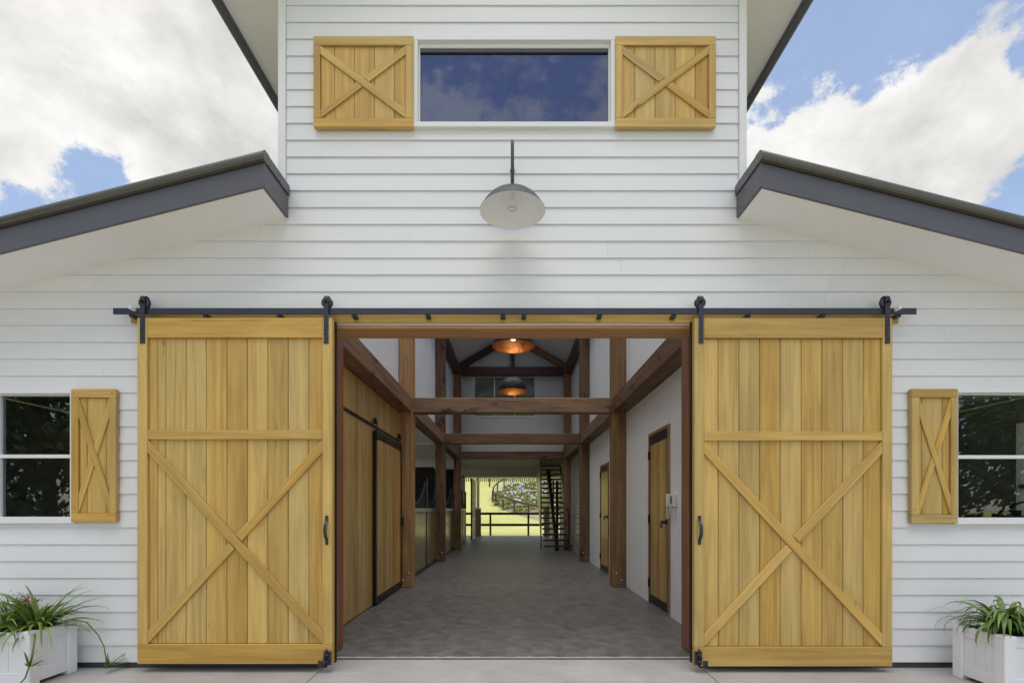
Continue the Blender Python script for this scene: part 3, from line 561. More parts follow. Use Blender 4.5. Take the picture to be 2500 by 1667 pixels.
# ------------------------------------------------------------------ boarded doors and shutters
def boarded(name, label, cat, group, u0, u1, v0, v1, Yf, th, su, top, bot, edges, brace, order, mid=None, inset=0.020, full_bottom=True, pegs=False):
    """frame, vertical boards and a crossed brace, measured on the plane of its face; su stile width, top/bot rail edges"""
    X = lambda u: pu(u, Yf); Z = lambda v: pv(v, Yf)
    t = empty(name, ((X(u0)+X(u1))/2, Yf+th/2, Z(v1)), label=label, cat=cat, group=group)
    yb = Yf+th
    if full_bottom:
        box('rail', X(u0), X(u1), Yf, yb, Z(v1), Z(bot), 'honey_timber', t, 0.003, 'X'); zb = Z(bot)
    else: zb = Z(v1)
    if pegs: box('rail', X(u0), X(u1), Yf, yb, Z(top), Z(v0), 'honey_timber', t, 0.003, 'X'); zt = Z(top)
    else: zt = Z(v0)
    box('stile', X(u0), X(edges[0]), Yf, yb, zb+.0008, zt-.0008 if pegs else zt, 'honey_timber', t, 0.003, 'Z')
    box('stile', X(edges[-1]), X(u1), Yf, yb, zb+.0008, zt-.0008 if pegs else zt, 'honey_timber', t, 0.003, 'Z')
    a, b = X(edges[0])+.0008, X(edges[-1])-.0008
    if not pegs: box('rail', a, b, Yf+.001, yb, Z(top), Z(v0), 'honey_timber', t, 0.003, 'X')
    box('backing', a, b, yb-.012, yb-.002, Z(bot), Z(top), 'honey_timber', t, 0, 'Z')
    if mid: box('mid_rail', a, b, Yf+.0015, Yf+inset, Z(mid[1]), Z(mid[0]), 'honey_timber', t, 0.003, 'X')
    for i in range(len(edges)-1):
        box('board', X(edges[i])+.0018, X(edges[i+1])-.0018, Yf+inset, yb-.012, Z(bot)+.001, Z(top)-.001, 'honey_timber', t, 0.0045, 'Z')
    ztop = (Z(mid[1]) if mid else Z(top))-.001; zbot = Z(bot)+.001; bh = brace*K*(Yf+DW)/DW
    d1 = ((a, ztop), (b, zbot+bh), (b, zbot), (a, ztop-bh)); d2 = ((b, ztop), (a, zbot+bh), (a, zbot), (b, ztop-bh))
    over, under = (d1, d2) if order == 'down' else (d2, d1)
    prism('brace', [(x, Yf+.002, z) for x, z in over], (0, inset-.002, 0), 'honey_timber', t, along=(over[1][0]-over[0][0], 0, over[1][1]-over[0][1]), chamfer=0.0025)
    # the other brace is cut in two round the continuous one
    (ax, az), (bx, bz) = under[0], under[1]
    def lerp(p, q, f): return (p[0]+(q[0]-p[0])*f, p[1]+(q[1]-p[1])*f)
    def cross_f(P, Q, R_, S):
        d = (Q[0]-P[0])*(S[1]-R_[1])-(Q[1]-P[1])*(S[0]-R_[0]); return ((R_[0]-P[0])*(S[1]-R_[1])-(R_[1]-P[1])*(S[0]-R_[0]))/d
    f = {}
    for e, (P, Q) in (('u', (under[0], under[1])), ('l', (under[3], under[2]))):
        for k, (R_, S) in (('u', (over[0], over[1])), ('l', (over[3], over[2]))): f[e+k] = cross_f(P, Q, R_, S)
    near, far = ('u', 'l') if f['uu'] < f['ul'] else ('l', 'u')
    for poly in ([under[0], lerp(under[0], under[1], f['u'+near]-.004), lerp(under[3], under[2], f['l'+near]-.004), under[3]],
                 [lerp(under[0], under[1], f['u'+far]+.004), under[1], under[2], lerp(under[3], under[2], f['l'+far]+.004)]):
        prism('brace', [(x, Yf+.0035, z) for x, z in poly], (0, inset-.0035, 0), 'honey_timber', t, along=(bx-ax, 0, bz-az), chamfer=0.0025)
    if pegs and Z(v0) < 3:
        for x in (X(u0)+.028, X(u1)-.028):
            for z in ((Z(v0)+Z(top))/2, zb+.045): box('peg', x-.008, x+.008, Yf-.002, Yf+.01, z-.008, z+.008, 'aisle_timber', t)
    return t
YD = -0.14
ld = boarded('sliding_door', 'tall honey timber barn door slid to the left of the opening', 'door', 'sliding barn doors', 334.6, 811, 775.7, 1620, YD, 0.055, 24, 823.5, 1572,
             [358.7, 380, 400, 449.4, 499, 549.7, 600, 650, 700.5, 751, 787], 31, 'down', mid=(1049, 1072), inset=0.022)
rd = boarded('sliding_door', 'tall honey timber barn door slid to the right of the opening', 'door', 'sliding barn doors', 1695.5, 2179, 776, 1626, YD, 0.055, 24, 824.7, 1578.5,
             [1719, 1756.4, 1807.3, 1858.2, 1908.8, 1960.4, 2011, 2061.8, 2112.7, 2155.6], 31, 'down', mid=(1052, 1075), inset=0.022)
for t, ue, s in ((ld, 811, 1), (rd, 1695.5, -1)):      # black weather seal on the leading edge, strap pull, floor bolt
    xe = pu(ue, YD); zb, zt = pv(1622, YD), pv(775, YD)
    box('edge_seal', xe-s*.006, xe+s*.008, YD+.0555, YD+.09, zb, zt-.01, 'black_steel', t)
    xh = pu(798 if s > 0 else 1707.5, YD); z0, z1 = pv(1329, YD), pv(1258, YD); h = z1-z0
    V = []; F = []
    pr = [(0, .004), (.10, .004), (.18, .008), (.30, .034), (.42, .043), (.58, .043), (.70, .034), (.82, .008), (.90, .004), (1, .004)]
    for f_, d in pr:
        for dx in (-.013, .013):
            for dy in (0, .006): V.append((xh+dx*(0.8 if f_ in (0, 1) else 1), YD-d-.002+dy, z0+f_*h))
    for i in range(len(pr)-1):
        b_ = i*4; c_ = b_+4; F += [(b_, c_, c_+2, b_+2), (b_+1, b_+3, c_+3, c_+1), (b_, b_+1, c_+1, c_), (b_+2, c_+2, c_+3, b_+3)]
    F += [(0, 2, 3, 1), (len(V)-4, len(V)-3, len(V)-1, len(V)-2)]
    hd = mesh_obj('pull_handle', V, F, 'track_steel', t, Matrix.Translation((xh, YD, z0)))
    for z in (z0+.012, z1-.012): lathe('screw', [(0, -.012), (.005, -.012), (.006, -.006)], (xh, YD, z), 'black_steel', hd, 10, 'Y')
    ub = 800 if s > 0 else 1704; xb = pu(ub, YD)
    pl = box('bolt_plate', xb-.032, xb+.032, YD-.006, YD-.0005, pv(1622, YD), pv(1589, YD), 'track_steel', t)
    tube('bolt_rod', [(xb-s*.006, YD-.016, pv(1626, YD)), (xb-s*.006, YD-.016, pv(1583, YD))], .009, 'black_steel', pl, 8)
    for v in (1595, 1612): box('bolt_keeper', xb-s*.006-.018, xb-s*.006+.018, YD-.028, YD-.006, pv(v+3, YD), pv(v-3, YD), 'track_steel', pl)
    tube('bolt_knob', [(xb-s*.006, YD-.016, pv(1604, YD)), (xb-s*.03, YD-.03, pv(1604, YD))], .005, 'black_steel', pl, 8)
    xf = pu(783 if s > 0 else 1722, YD); box('floor_guide', xf-.018, xf+.018, YD-.012, YD-.0005, pv(1626, YD), pv(1612, YD), 'track_steel', pl)
YS = -0.058
sh = [('honey timber shutter with crossed braces, left of the dark upper window', 765, 1008.4, 88, 310, [781.4, 814.7, 863.7, 912.3, 961.3, 990], 110, 288, 21, 'down', False),
      ('honey timber shutter with crossed braces, right of the dark upper window', 1503.2, 1748, 88, 310, [1520.4, 1550.7, 1600.4, 1649.8, 1699, 1731.3], 110, 288, 21, 'up', False)]
for lab, u0, u1, v0, v1, ed, tp, bt, br, od, pg in sh: boarded('shutter', lab, 'shutter', 'upper window shutters', u0, u1, v0, v1, YS, 0.038, 16, tp, bt, ed, br, od, inset=0.017, pegs=True)
boarded('shutter', 'narrow tall honey timber shutter beside the lower window at far left', 'shutter', 'lower window shutters', 172.5, 282, 949, 1273.6, YS, 0.038, 17, 970, 1252, [190, 208, 256, 266], 46, 'down', inset=0.017, pegs=True)
boarded('shutter', 'narrow tall honey timber shutter beside the lower window at far right', 'shutter', 'lower window shutters', 2226, 2339, 949, 1277, YS, 0.038, 17, 970, 1256, [2246, 2255, 2305, 2322.5], 46, 'down', inset=0.017, pegs=True)

# ------------------------------------------------------------------ sliding track
track = empty('door_track', (0, -0.1, 2.93), label='long dark steel sliding track above the barn doors', cat='track')
YTk = -0.118
box('rail', pu(277, YTk), pu(2236.7, YTk), YTk-.006, YTk+.006, pv(767.5, YTk), pv(752.5, YTk), 'track_steel', track, 0.001)
box('header_board', pu(319, -.045), pu(2194, -.045), -0.047, -0.031, pv(789, -.04), pv(757, -.04), 'honey_timber', track, 0.003, 'X')
for u in (D*1.063 for D in (300, 470, 640, 812, 982, 1155, 1203, 1378, 1549, 1720, 1892, 2066)):
    x = pu(u, YTk); box('bracket', x-.019, x+.019, -0.031, YTk+.0065, pv(772.5, YTk), pv(766.0, YTk), 'track_steel', track, 0.001, 'Y')
for u, s in ((330, 1), (2185, -1)):
    lathe('end_stop', [(0, -.055), (.013, -.055), (.015, -.05), (.015, 0)], (pu(u, YTk), YTk-.006, pv(757, YTk)), 'white_plastic', track, 14, 'Y')
for i, (u, lab) in enumerate(((347.2, 'outer roller hanger of the barn door at left'), (795.8, 'inner roller hanger of the barn door at left'), (1712, 'inner roller hanger of the barn door at right'), (2167.5, 'outer roller hanger of the barn door at right'))):
    Yh = YD-.007; x = pu(u, Yh); zt, zb = pv(720, Yh), pv(838, Yh); zw = pv(739.5, YTk)
    h = empty('roller_hanger', (x, Yh, zb), label=lab, cat='hanger', group='door roller hangers')
    path = [(Yh, zb), (Yh, zt-.02), (Yh+.006, zt-.007), (Yh+.018, zt), (Yh+.046, zt), (Yh+.058, zt-.007), (Yh+.062, zt-.02), (Yh+.062, zw-.03)]
    V = []; F = []
    for j, (y, z) in enumerate(path):
        q = path[min(j+1, len(path)-1)]; p_ = path[max(j-1, 0)]; t_ = Vector((q[0]-p_[0], q[1]-p_[1])).normalized(); nrm = Vector((t_.y, -t_.x))*0.006
        for dx in (-.0195, .0195): V += [(x+dx, y, z), (x+dx, y+nrm.x, z+nrm.y)]
    for j in range(len(path)-1):
        b_ = j*4; c_ = b_+4; F += [(b_, b_+2, c_+2, c_), (b_+1, c_+1, c_+3, b_+3), (b_, c_, c_+1, b_+1), (b_+2, b_+3, c_+3, c_+2)]
    F += [(0, 1, 3, 2), (len(V)-4, len(V)-2, len(V)-1, len(V)-3)]
    st = mesh_obj('strap', V, F, 'track_steel', h, Matrix.Translation((x, Yh, zb)))
    lathe('wheel', [(.012, -.013), (.044, -.013), (.046, -.010), (.040, -.004), (.038, 0), (.040, .004), (.046, .010), (.044, .013), (.012, .013)], (x, YTk, zw), 'track_steel', h, 32, 'Y')
    lathe('axle', [(0, -.052), (.008, -.052), (.010, -.046), (.010, .03), (0, .03)], (x, YTk, zw), 'black_steel', h, 14, 'Y')
    for dv in (792, 805, 815, 826): lathe('bolt', [(0, -.004), (.0045, -.004), (.006, -.001), (.006, .002)], (x+(-.006 if dv % 2 else .004), Yh, pv(dv, Yh)), 'black_steel', st, 8, 'Y')

# ------------------------------------------------------------------ gooseneck wall lamp
YL = -0.31; zr = pv(516, YL); lr = 80*K*(YL+DW)/DW
lamp = empty('wall_lamp', (0, YL, zr), label='grey gooseneck barn lamp with wide white-lined shade', cat='lamp')
ztop = pv(336.5, YL)
arm = [(0, YL, zr+.17), (0, YL, ztop-.06)]+[(0, YL+.06-.06*math.cos(a), ztop-.06+.06*math.sin(a)) for a in steps(0.2, PI*0.62, 8)]
p0 = arm[-1]; arm += [(0, p0[1]+.10, p0[2]-.055), (0, p0[1]+.17, p0[2]-.06), (0, -.02, p0[2]-.06)]
tube('arm', arm, .0135, 'lamp_grey', lamp, 14)
lathe('wall_flange', [(0, -.02), (.012, -.02), (.018, -.010), (.020, 0), (.020, .018)], (0, -.02, p0[2]-.06), 'lamp_grey', lamp, 28, 'Y')
lathe('collar', [(.0, .205), (.018, .205), (.024, .201), (.024, .195), (.034, .189), (.040, .178), (.041, .138)], (0, YL, zr), 'lamp_grey', lamp, 32)
sp = [(.041, .142), (.065, .141), (.100, .136), (.138, .125), (.172, .107), (.202, .081), (.228, .048), (.247, .017), (.255, .002), (lr, 0.0)]
lathe('shade', sp, (0, YL, zr), 'lamp_grey', lamp, 64)
lathe('reflector', [(lr-.001, -.0005), (.2535, .0015), (.245, .016), (.226, .046), (.200, .079), (.170, .104), (.136, .122), (.098, .132), (.0, .136)], (0, YL, zr), 'lamp_enamel', lamp, 64)
lathe('glass_globe', [(.078, .122), (.086, .09), (.082, .06), (.065, .038), (.04, .024), (.0, .020)], (0, YL, zr), 'bulb_glass', lamp, 36)
lathe('bulb', [(.012, .125), (.014, .10), (.03, .085), (.034, .066), (.028, .048), (.0, .038)], (0, YL, zr), 'lamp_enamel', lamp, 24)
V, F = tube_data([(.030*math.cos(a), YL+.030*math.sin(a), zr+.020) for a in steps(0, 2*PI, 28)], .0016, 6, False); mesh_obj('globe_ring', V, F, 'lamp_grey', lamp, Matrix.Translation((0, YL, zr+.04)), True)

# ------------------------------------------------------------------ pendants
for u, vv, rp, lab in ((1253, 846, 52.3, 'black dome pendant with glowing copper inside, cut off by the door lintel'), (1252.3, 956, 37.3, 'black dome pendant with glowing copper inside, hanging just above the front cross beam')):
    sc = 0.30/(rp*K); Y = (sc-1)*DW; z = pv(vv, Y); x = pu(u, Y)
    p = empty('pendant_lamp', (x, Y, z), label=lab, cat='lamp', group='dome pendants in the aisle')
    dome = [(0.30*math.sin(a), 0.285*math.cos(a)) for a in steps(0.06, PI/2, 14)]
    lathe('shade', [(0, 0.286)]+dome, (x, Y, z), 'black_enamel', p, 48)
    lathe('lining', [(r*0.985, h*0.985-.0005) for r, h in reversed(dome)]+[(0, .281)], (x, Y, z), 'beaten_copper', p, 48)
    lathe('bulb', [(0, .085), (.03, .092), (.045, .115), (.04, .15), (.02, .18), (.015, .2)], (x, Y, z), 'bulb_glow', p, 18)
    lathe('bulb_holder', [(.0, .2), (.022, .2), (.022, .27), (0, .27)], (x, Y, z), 'black_steel', p, 14)
    tube('cord', [(x, Y, z+.28), (x, Y, NH-.03)], .006, 'black_steel', p, 6)
    ll = bpy.data.lights.new('bulb_light', 'POINT'); ll.energy = 0.4; ll.color = (1, .68, .34); ll.shadow_soft_size = .05
    lo = bpy.data.objects.new('bulb_light', ll); put(lo, Matrix.Translation((x, Y, z+.06)), p)

# ------------------------------------------------------------------ sliding stall door in the timber lining
sdr = empty('aisle_door', (-1.91, 3.4, 0), label='varnished timber sliding door in black steel frame along the left aisle wall', cat='door')
ya, yb, za, zb = 2.62, 4.24, 0.025, 2.43; x0, x1 = -1.93, -1.885
for n_, (a, b, c, d) in (('stile', (ya, ya+.055, za, zb)), ('stile', (yb-.055, yb, za, zb)), ('rail', (ya+.055, yb-.055, za, za+.09)), ('rail', (ya+.055, yb-.055, zb-.10, zb))): box(n_, x0, x1, a, b, c, d, 'black_steel', sdr, 0.002)
y = ya+.057
while y < yb-.07:
    w = min(.118, yb-.057-y); box('board', -1.925, -1.895, y+.001, y+w-.001, za+.092, zb-.102, 'aisle_timber', sdr, 0.004, 'Z'); y += w
for y in (ya+.03, yb-.1):
    box('hanger', -1.884, -1.876, y-.02, y+.02, 2.28, 2.58, 'black_steel', sdr, .001); lathe('wheel', [(0, -.012), (.045, -.012), (.047, 0), (.045, .012), (0, .012)], (-1.905, y, 2.565), 'black_steel', sdr, 24, 'X')
box('pull', -1.885, -1.84, yb-.10, yb-.08, 1.05, 1.20, 'black_steel', sdr)
arail = box('aisle_door_track', -1.936, -1.924, 0.62, 4.26, 2.475, 2.515, 'black_steel', None, .001); tag(arail, 'black steel sliding rail along the varnished left aisle wall', 'track')
for y in (1.1, 1.7, 2.3, 2.9, 3.5): lathe('bolt', [(0, .022), (.012, .022), (.014, .012), (.014, 0)], (-1.936, y, 2.495), 'black_steel', arail, 10, 'X')

# ------------------------------------------------------------------ doors in the white wall on the right
def side_door(y0, y1, h, label):
    t = empty('plank_door', (1.96, (y0+y1)/2, 0), label=label, cat='door', group='plank doors along the white aisle wall')
    xo = 1.969
    for a, b, c, d, ax in ((y0, y0+.045, 0, h, 'Z'), (y1-.045, y1, 0, h, 'Z'), (y0+.045, y1-.045, h-.045, h, 'Y')): box('door_frame', xo-.022, xo, a, b, c, d, 'post_timber', t, 0.003, ax)
    a0, a1, zt = y0+.047, y1-.047, h-.047
    for a, b, c, d, ax in ((a0, a0+.055, .02, zt, 'Z'), (a1-.03, a1, .02, zt, 'Z'), (a0+.055, a1-.03, .02, .14, 'Y'), (a0+.055, a1-.03, zt-.12, zt, 'Y')): box('steel_frame', xo-.014, xo-.001, a, b, c, d, 'black_steel', t, 0.002, ax)
    n = 5; w = (a1-.03-a0-.055)/n
    for i in range(n): box('board', xo-.011, xo-.002, a0+.055+i*w+.001, a0+.055+(i+1)*w-.001, .141, zt-.121, 'aisle_timber', t, 0.003, 'Z')
    for z in (.3, 1.2, 2.1): box('hinge', xo-.034, xo-.014, y1-.055, y1-.03, z-.06, z+.06, 'black_steel', t, .002)
    yh = y0+.14; zh = 1.18
    k = lathe('handle', [(0, -.075), (.02, -.075), (.016, -.045), (.024, -.03), (.026, -.012), (.04, -.010), (.045, 0)], (xo-.012, yh-.05, zh), 'black_steel', t, 18, 'X')
    V, F = tube_data([(xo-.085, yh-.05+.034*math.sin(a), zh-.035+.042*math.cos(a)) for a in steps(0, 2*PI, 20)], .006, 8, False); mesh_obj('ring', V, F, 'black_steel', k, Matrix.Translation((xo-.085, yh, zh)), True)
side_door(1.95, 2.89, 2.41, 'near plank door in black steel frame beside the white intercom')
side_door(5.87, 6.82, 2.30, 'far plank door in the white wall between the right aisle posts')
# intercom
ic = empty('intercom', (1.96, 1.78, 1.4), label='white wall intercom with handset and looping cord beside the plank door', cat='intercom')
box('body', 1.925, 1.968, 1.70, 1.86, pv(1237, 1.8), pv(1205, 1.8), 'white_plastic', ic, .006)
box('screen', 1.9225, 1.9245, 1.755, 1.815, pv(1229, 1.8), pv(1210, 1.8), 'screen_grey', ic)
box('handset', 1.895, 1.93, 1.862, 1.905, pv(1236, 1.8), pv(1205, 1.8), 'white_plastic', ic, .008)
box('call_button', 1.921, 1.9245, 1.777, 1.793, pv(1234.5, 1.8), pv(1232, 1.8), 'screen_grey', ic)
box('keypad', 1.945, 1.968, 1.745, 1.79, pv(1262, 1.8), pv(1239, 1.8), 'white_plastic', ic, .003)
zc = pv(1236, 1.85)
tube('cord', [(1.91, 1.885, zc), (1.91, 1.875, zc-.03), (1.91, 1.895, zc-.08), (1.91, 1.91, zc-.125), (1.915, 1.895, zc-.15), (1.92, 1.87, zc-.135), (1.925, 1.855, zc-.08), (1.93, 1.85, zc-.01)], .0075, 'cord_plastic', ic, 8)

# ------------------------------------------------------------------ horse stalls along the left side
def stall(ys, label, mirror=False):
    t = empty('horse_stall', (-1.95, (ys[0]+ys[-1])/2, 0), label=label, cat='stall', group='horse stalls along the left of the aisle'); X = -1.95
    for y in ys: box('stall_post', X-.03, X+.03, y-.025, y+.025, 0, 2.05, 'black_steel', t, .002); box('post_face', X+.0305, X+.036, y-.012, y+.012, 1.36, 2.02, 'galvanised', t)
    for a, b in zip(ys, ys[1:]):
        box('sill', X-.03, X+.032, a+.026, b-.026, 0, .07, 'black_steel', t); box('top_rail', X-.032, X+.036, a+.026, b-.026, 1.28, 1.36, 'galvanised', t, .004)
        n = max(3, round((b-a-.06)/.11)); w = (b-a-.056)/n
        for i in range(n): box('board', X-.012, X+.018, a+.028+i*w+.001, a+.028+(i+1)*w-.001, .072, 1.278, 'stall_timber', t, .003, 'Z')
        sw = lambda y: 1.46+0.50*abs((y-(a+b)/2)/((b-a)/2))**2.0
        yy = steps(a+.03, b-.03, 16)
        V, F = tube_data([(X, y, sw(y)) for y in yy], .018, 8); mesh_obj('swoop_rail', V, F, 'track_steel', t, Matrix.Translation((X, a, 1.5)), True)
        V = []; F = []
        for y in steps(a+.07, b-.07, int((b-a)/.075)):
            v_, f_ = tube_data([(X, y, 1.36), (X, y, sw(y))], .007, 5, False); F += [tuple(k+len(V) for k in f) for f in f_]; V += v_
        mesh_obj('grille', V, F, 'black_steel', t, Matrix.Translation((X, a, 1.4)))['kind'] = 'stuff'
    # rear partition at the far end of the stall: boards below, bars above
    ye = ys[-1]+.04; box('partition', -6.3, -2.0, ye, ye+.04, 0, 1.4, 'dark_timber', t, axis='X')
    ztop = 2.41 if ye < 10 else 2.70
    box('partition_rail', -6.3, -2.0, ye, ye+.05, ztop-.05, ztop, 'black_steel', t); box('partition_rail', -6.3, -2.0, ye, ye+.05, 2.06, 2.10, 'black_steel', t)
    V = []; F = []
    for i in range(62):
        v_, f_ = tube_data([(-6.2+i*.068, ye+.025, 1.4), (-6.2+i*.068, ye+.025, ztop-.05)], .012, 5, False); F += [tuple(k+len(V) for k in f) for f in f_]; V += v_
    mesh_obj('partition_bars', V, F, 'black_steel', t, Matrix.Translation((-4, ye, 1.4)))['kind'] = 'stuff'
    box('partition_back', -6.3, -2.0, ye+.06, ye+.07, 1.4, ztop-.03, 'dark_timber', t, axis='X')
stall([4.60, 6.92, 8.42], 'nearest horse stall with swooping grille just past the first left post')
stall([8.66, 11.5, 12.78], 'middle horse stall seen between the second and third left posts')
stall([12.99, 15.0, 16.35], 'farthest horse stall beside the open garden doors')

# ------------------------------------------------------------------ staircase
stc = empty('staircase', (1.4, 12, 0), label='open dark timber staircase on a black steel spine at the aisle end', cat='staircase')
Y0s, Y1s, NT = 11.85, 14.9, 17
for i in range(NT):
    y = Y0s+(Y1s-Y0s)*i/(NT-1); z = 0.177*(i+1)
    box('tread', 1.0, 1.92 if i < 1 else 1.80, y-.12, y+.12, z-.06, z, 'tread_timber', stc, .004, 'X')
for i in range(NT-1):
    y = Y0s+(Y1s-Y0s)*i/(NT-1); z = 0.177*(i+1)
    box('tread_bracket', 1.43-.03+(-.0), 1.43+.03, y-.07, y+.07, z-.13, z-.051, 'black_steel', stc)
bar('spine', (1.43, Y0s-.16, 0.0), (1.36, Y1s, 2.80), .11, .20, 'black_steel', stc)
bar('handrail', (1.83, Y0s, 1.1), (1.83, Y1s, 3.02), .04, .05, 'tread_timber', stc)
for y in (Y0s+.1, Y0s+1.4): box('baluster', 1.815, 1.845, y-.02, y+.02, .2, 1.1+.63*(y-Y0s), 'black_steel', stc)
for k in range(12):                                    # slatted timber screen above the flight
    ya, yb = 12.72+k*.29, 12.72+(k+1)*.29-.004; zl = lambda y: .34+(y-12.7)*.747
    prism('screen_board', [(0.955, ya, zl(ya)), (0.955, ya, 2.99), (0.955, yb, 2.99), (0.955, yb, min(2.985, zl(yb)))], (0.03, 0, 0), 'aisle_timber', stc, along=(0, 0.01, 1))
box('screen_post', 0.952, 0.992, 12.66, 12.715, 0.0, 3.02, 'dark_timber', stc, axis='Z')
for x, y, z in ((1.67, 14.3, 2.40),): box('landing_post', x-.05, x+.05, y, y+.1, 0, z, 'black_steel', stc, axis='Z')

# ------------------------------------------------------------------ garden doors at the far end
for s, lab in ((-1, 'open garden door leaf with cream panels at the left of the far doorway'), (1, 'open garden door leaf behind the stair treads')):
    t = empty('garden_door', (s*1.72, 17.6, 0), label=lab, cat='door', group='garden door leaves'); x = s*1.72
    box('stile', x-.03, x+.03, 16.62, 16.80, .02, 2.62, 'black_steel', t); box('stile', x-.03, x+.03, 18.55, 18.72, .02, 2.62, 'black_steel', t)
    for i, (c, d) in enumerate(((.1, .85), (.93, 1.68), (1.76, 2.55))): box('panel', x-.012, x+.012, 16.80, 18.55, c, d, 'wall_cream', t, axis='Z')
    for z in (.02, .85, 1.68, 2.55): box('rail', x-.025, x+.025, 16.80, 18.55, z, z+.079, 'white_trim', t, axis='Y')

# ------------------------------------------------------------------ stone piers with white posts
for s, lab in ((-1, 'grey stone pier with white post left of the garden opening'), (1, 'grey stone pier with white post behind the staircase')):
    xa, xb, ya, yb = (-1.83, -1.55, 20.05, 20.33) if s < 0 else (1.56, 1.92, 20.05, 20.33)
    t = empty('stone_pier', ((xa+xb)/2, 20.2, 0), label=lab, cat='pier', group='stone piers of the rear verandah')
    box('core', xa+.02, xb-.02, ya+.02, yb-.02, 0, 1.33, 'mortar', t)
    rs = random.Random(11+s); z = 0.0
    while z < 1.30:
        h = rs.uniform(.07, .15); h = min(h, 1.34-z); x = xa
        while x < xb-.02:
            w = min(rs.uniform(.08, .19), xb-x)
            if xb-x-w < .04: w = xb-x
            o = rs.uniform(0, .012); box('stone', x+.004, x+w-.004, ya-o, ya+.06, z+.004, z+h-.004, 'stone', t, .008, 'X'); x += w
        for xs_ in (xa, xb):
            y = ya+.062
            while y < yb-.02:
                w = min(rs.uniform(.08, .16), yb-y)
                o = rs.uniform(0, .012); sg = 1 if xs_ == xb else -1; box('stone', xs_-sg*.05, xs_+sg*o, y+.004, y+w-.004, z+.004, z+h-.004, 'stone', t, .008, 'Y'); y += w
        z += h
    box('cap', xa-.01, xb+.01, ya-.02, yb+.01, 1.34, 1.38, 'stone', t, .006)
    xm = (xa+xb)/2; box('upper_post', xm-.07, xm+.07, ya+.06, ya+.2, 1.38, 2.858, 'white_trim', t, .004)

# ------------------------------------------------------------------ fences, flower bed, trees of the garden
nf = empty('paddock_fence', (0, 21.3, 0), label='low two-rail brown paddock fence just outside the far doorway', cat='fence')
for i in range(-3, 5): x = -1.13+1.95*i; box('fence_post', x-.05, x+.05, 21.25, 21.35, -.2, 1.16, 'fence_timber', nf, .005)
for zc_ in (1.10, .525):
    for i in range(-3, 4): x = -1.13+1.95*i; box('fence_rail', x+.002, x+1.948, 21.20, 21.248, zc_-.065, zc_+.065, 'fence_timber', nf, .004)
def on_ground(u, v):
    d = 25.0
    while d < 150:
        x = (u-UC)/1214.3*d; y = d-DW; z = CZ-(v-VC)/1214.3*d
        if z <= terrain(x, y): return Vector((x, y, terrain(x, y)))
        d += 0.1
    return Vector((x, y, terrain(x, y)))
cf = empty('garden_fence', (0, 40, 1), label='curving brown post-and-rail fence around the sloping flower bed', cat='fence')
fp8 = [(1900, 1010), (1560, 960), (1258, 890), (985, 812), (770, 740), (630, 655), (570, 590), (585, 520), (662, 425), (790, 335), (960, 265)]
fpts = [on_ground(1130+a/7.84, 1150+b/7.84) for a, b in fp8]
for p in fpts: box('fence_post', p.x-.075, p.x+.075, p.y-.06, p.y+.06, p.z-.3, p.z+1.12, 'fence_timber', cf, .005, 'Z')
for a, b in zip(fpts, fpts[1:]): bar('fence_rail', (a.x, a.y-.08, a.z+1.08), (b.x, b.y-.08, b.z+1.08), .05, .16, 'fence_timber', cf)
sp1 = on_ground(1130+512/7.84, 1150+300/7.84); fo = box('garden_post', sp1.x-.08, sp1.x+.08, sp1.y-.08, sp1.y+.08, sp1.z-.3, sp1.z+1.5, 'fence_timber', None, .005, 'Z'); tag(fo, 'lone brown post standing on the lawn slope', 'post')
poly = [(p.x, p.y) for p in fpts]; far = fpts[-1]; poly += [(far.x+14, far.y+8), (30, far.y+6), (30, fpts[0].y)]
def inside(x, y):
    c = False; n = len(poly)
    for i in range(n):
        (x1, y1), (x2, y2) = poly[i], poly[(i+1) % n]
        if (y1 > y) != (y2 > y) and x < (x2-x1)*(y-y1)/(y2-y1)+x1: c = not c
    return c
bm = bmesh.new(); vv = [bm.verts.new((x, y, terrain(x, y)+.03)) for x, y in poly]; bm.faces.new(vv); bmesh.ops.triangulate(bm, faces=bm.faces[:])
for _ in range(4): bmesh.ops.subdivide_edges(bm, edges=[e for e in bm.edges if e.calc_length() > 2.0], cuts=1); bmesh.ops.triangulate(bm, faces=bm.faces[:])
for v in bm.verts: v.co.z = terrain(v.co.x, v.co.y)+.03
me = bpy.data.meshes.new('garden_bed'); bm.to_mesh(me); bm.free(); me.materials.append(MATS['mulch']); gb = put(bpy.data.objects.new('garden_bed', me), Matrix.Identity(4)); gb['kind'] = 'structure'
rf = random.Random(5); LV, LF, FV, FF = [], [], [], []
def blade(V, F, base, az, length, w, lift, seg=3, droop=1.0):
    d = Vector((math.cos(az), math.sin(az), 0)); side = Vector((-d.y, d.x, 0)); b = len(V)
    for i in range(seg+1):
        t = i/seg; p = Vector(base)+d*length*(t*0.75)+Vector((0, 0, length*(lift*t-droop*t*t*0.8))); ww = w*(1-t**2*0.85)
        V += [p-side*ww, p+side*ww]
    F += [(b+2*i, b+2*i+1, b+2*i+3, b+2*i+2) for i in range(seg)]
cnt = 0
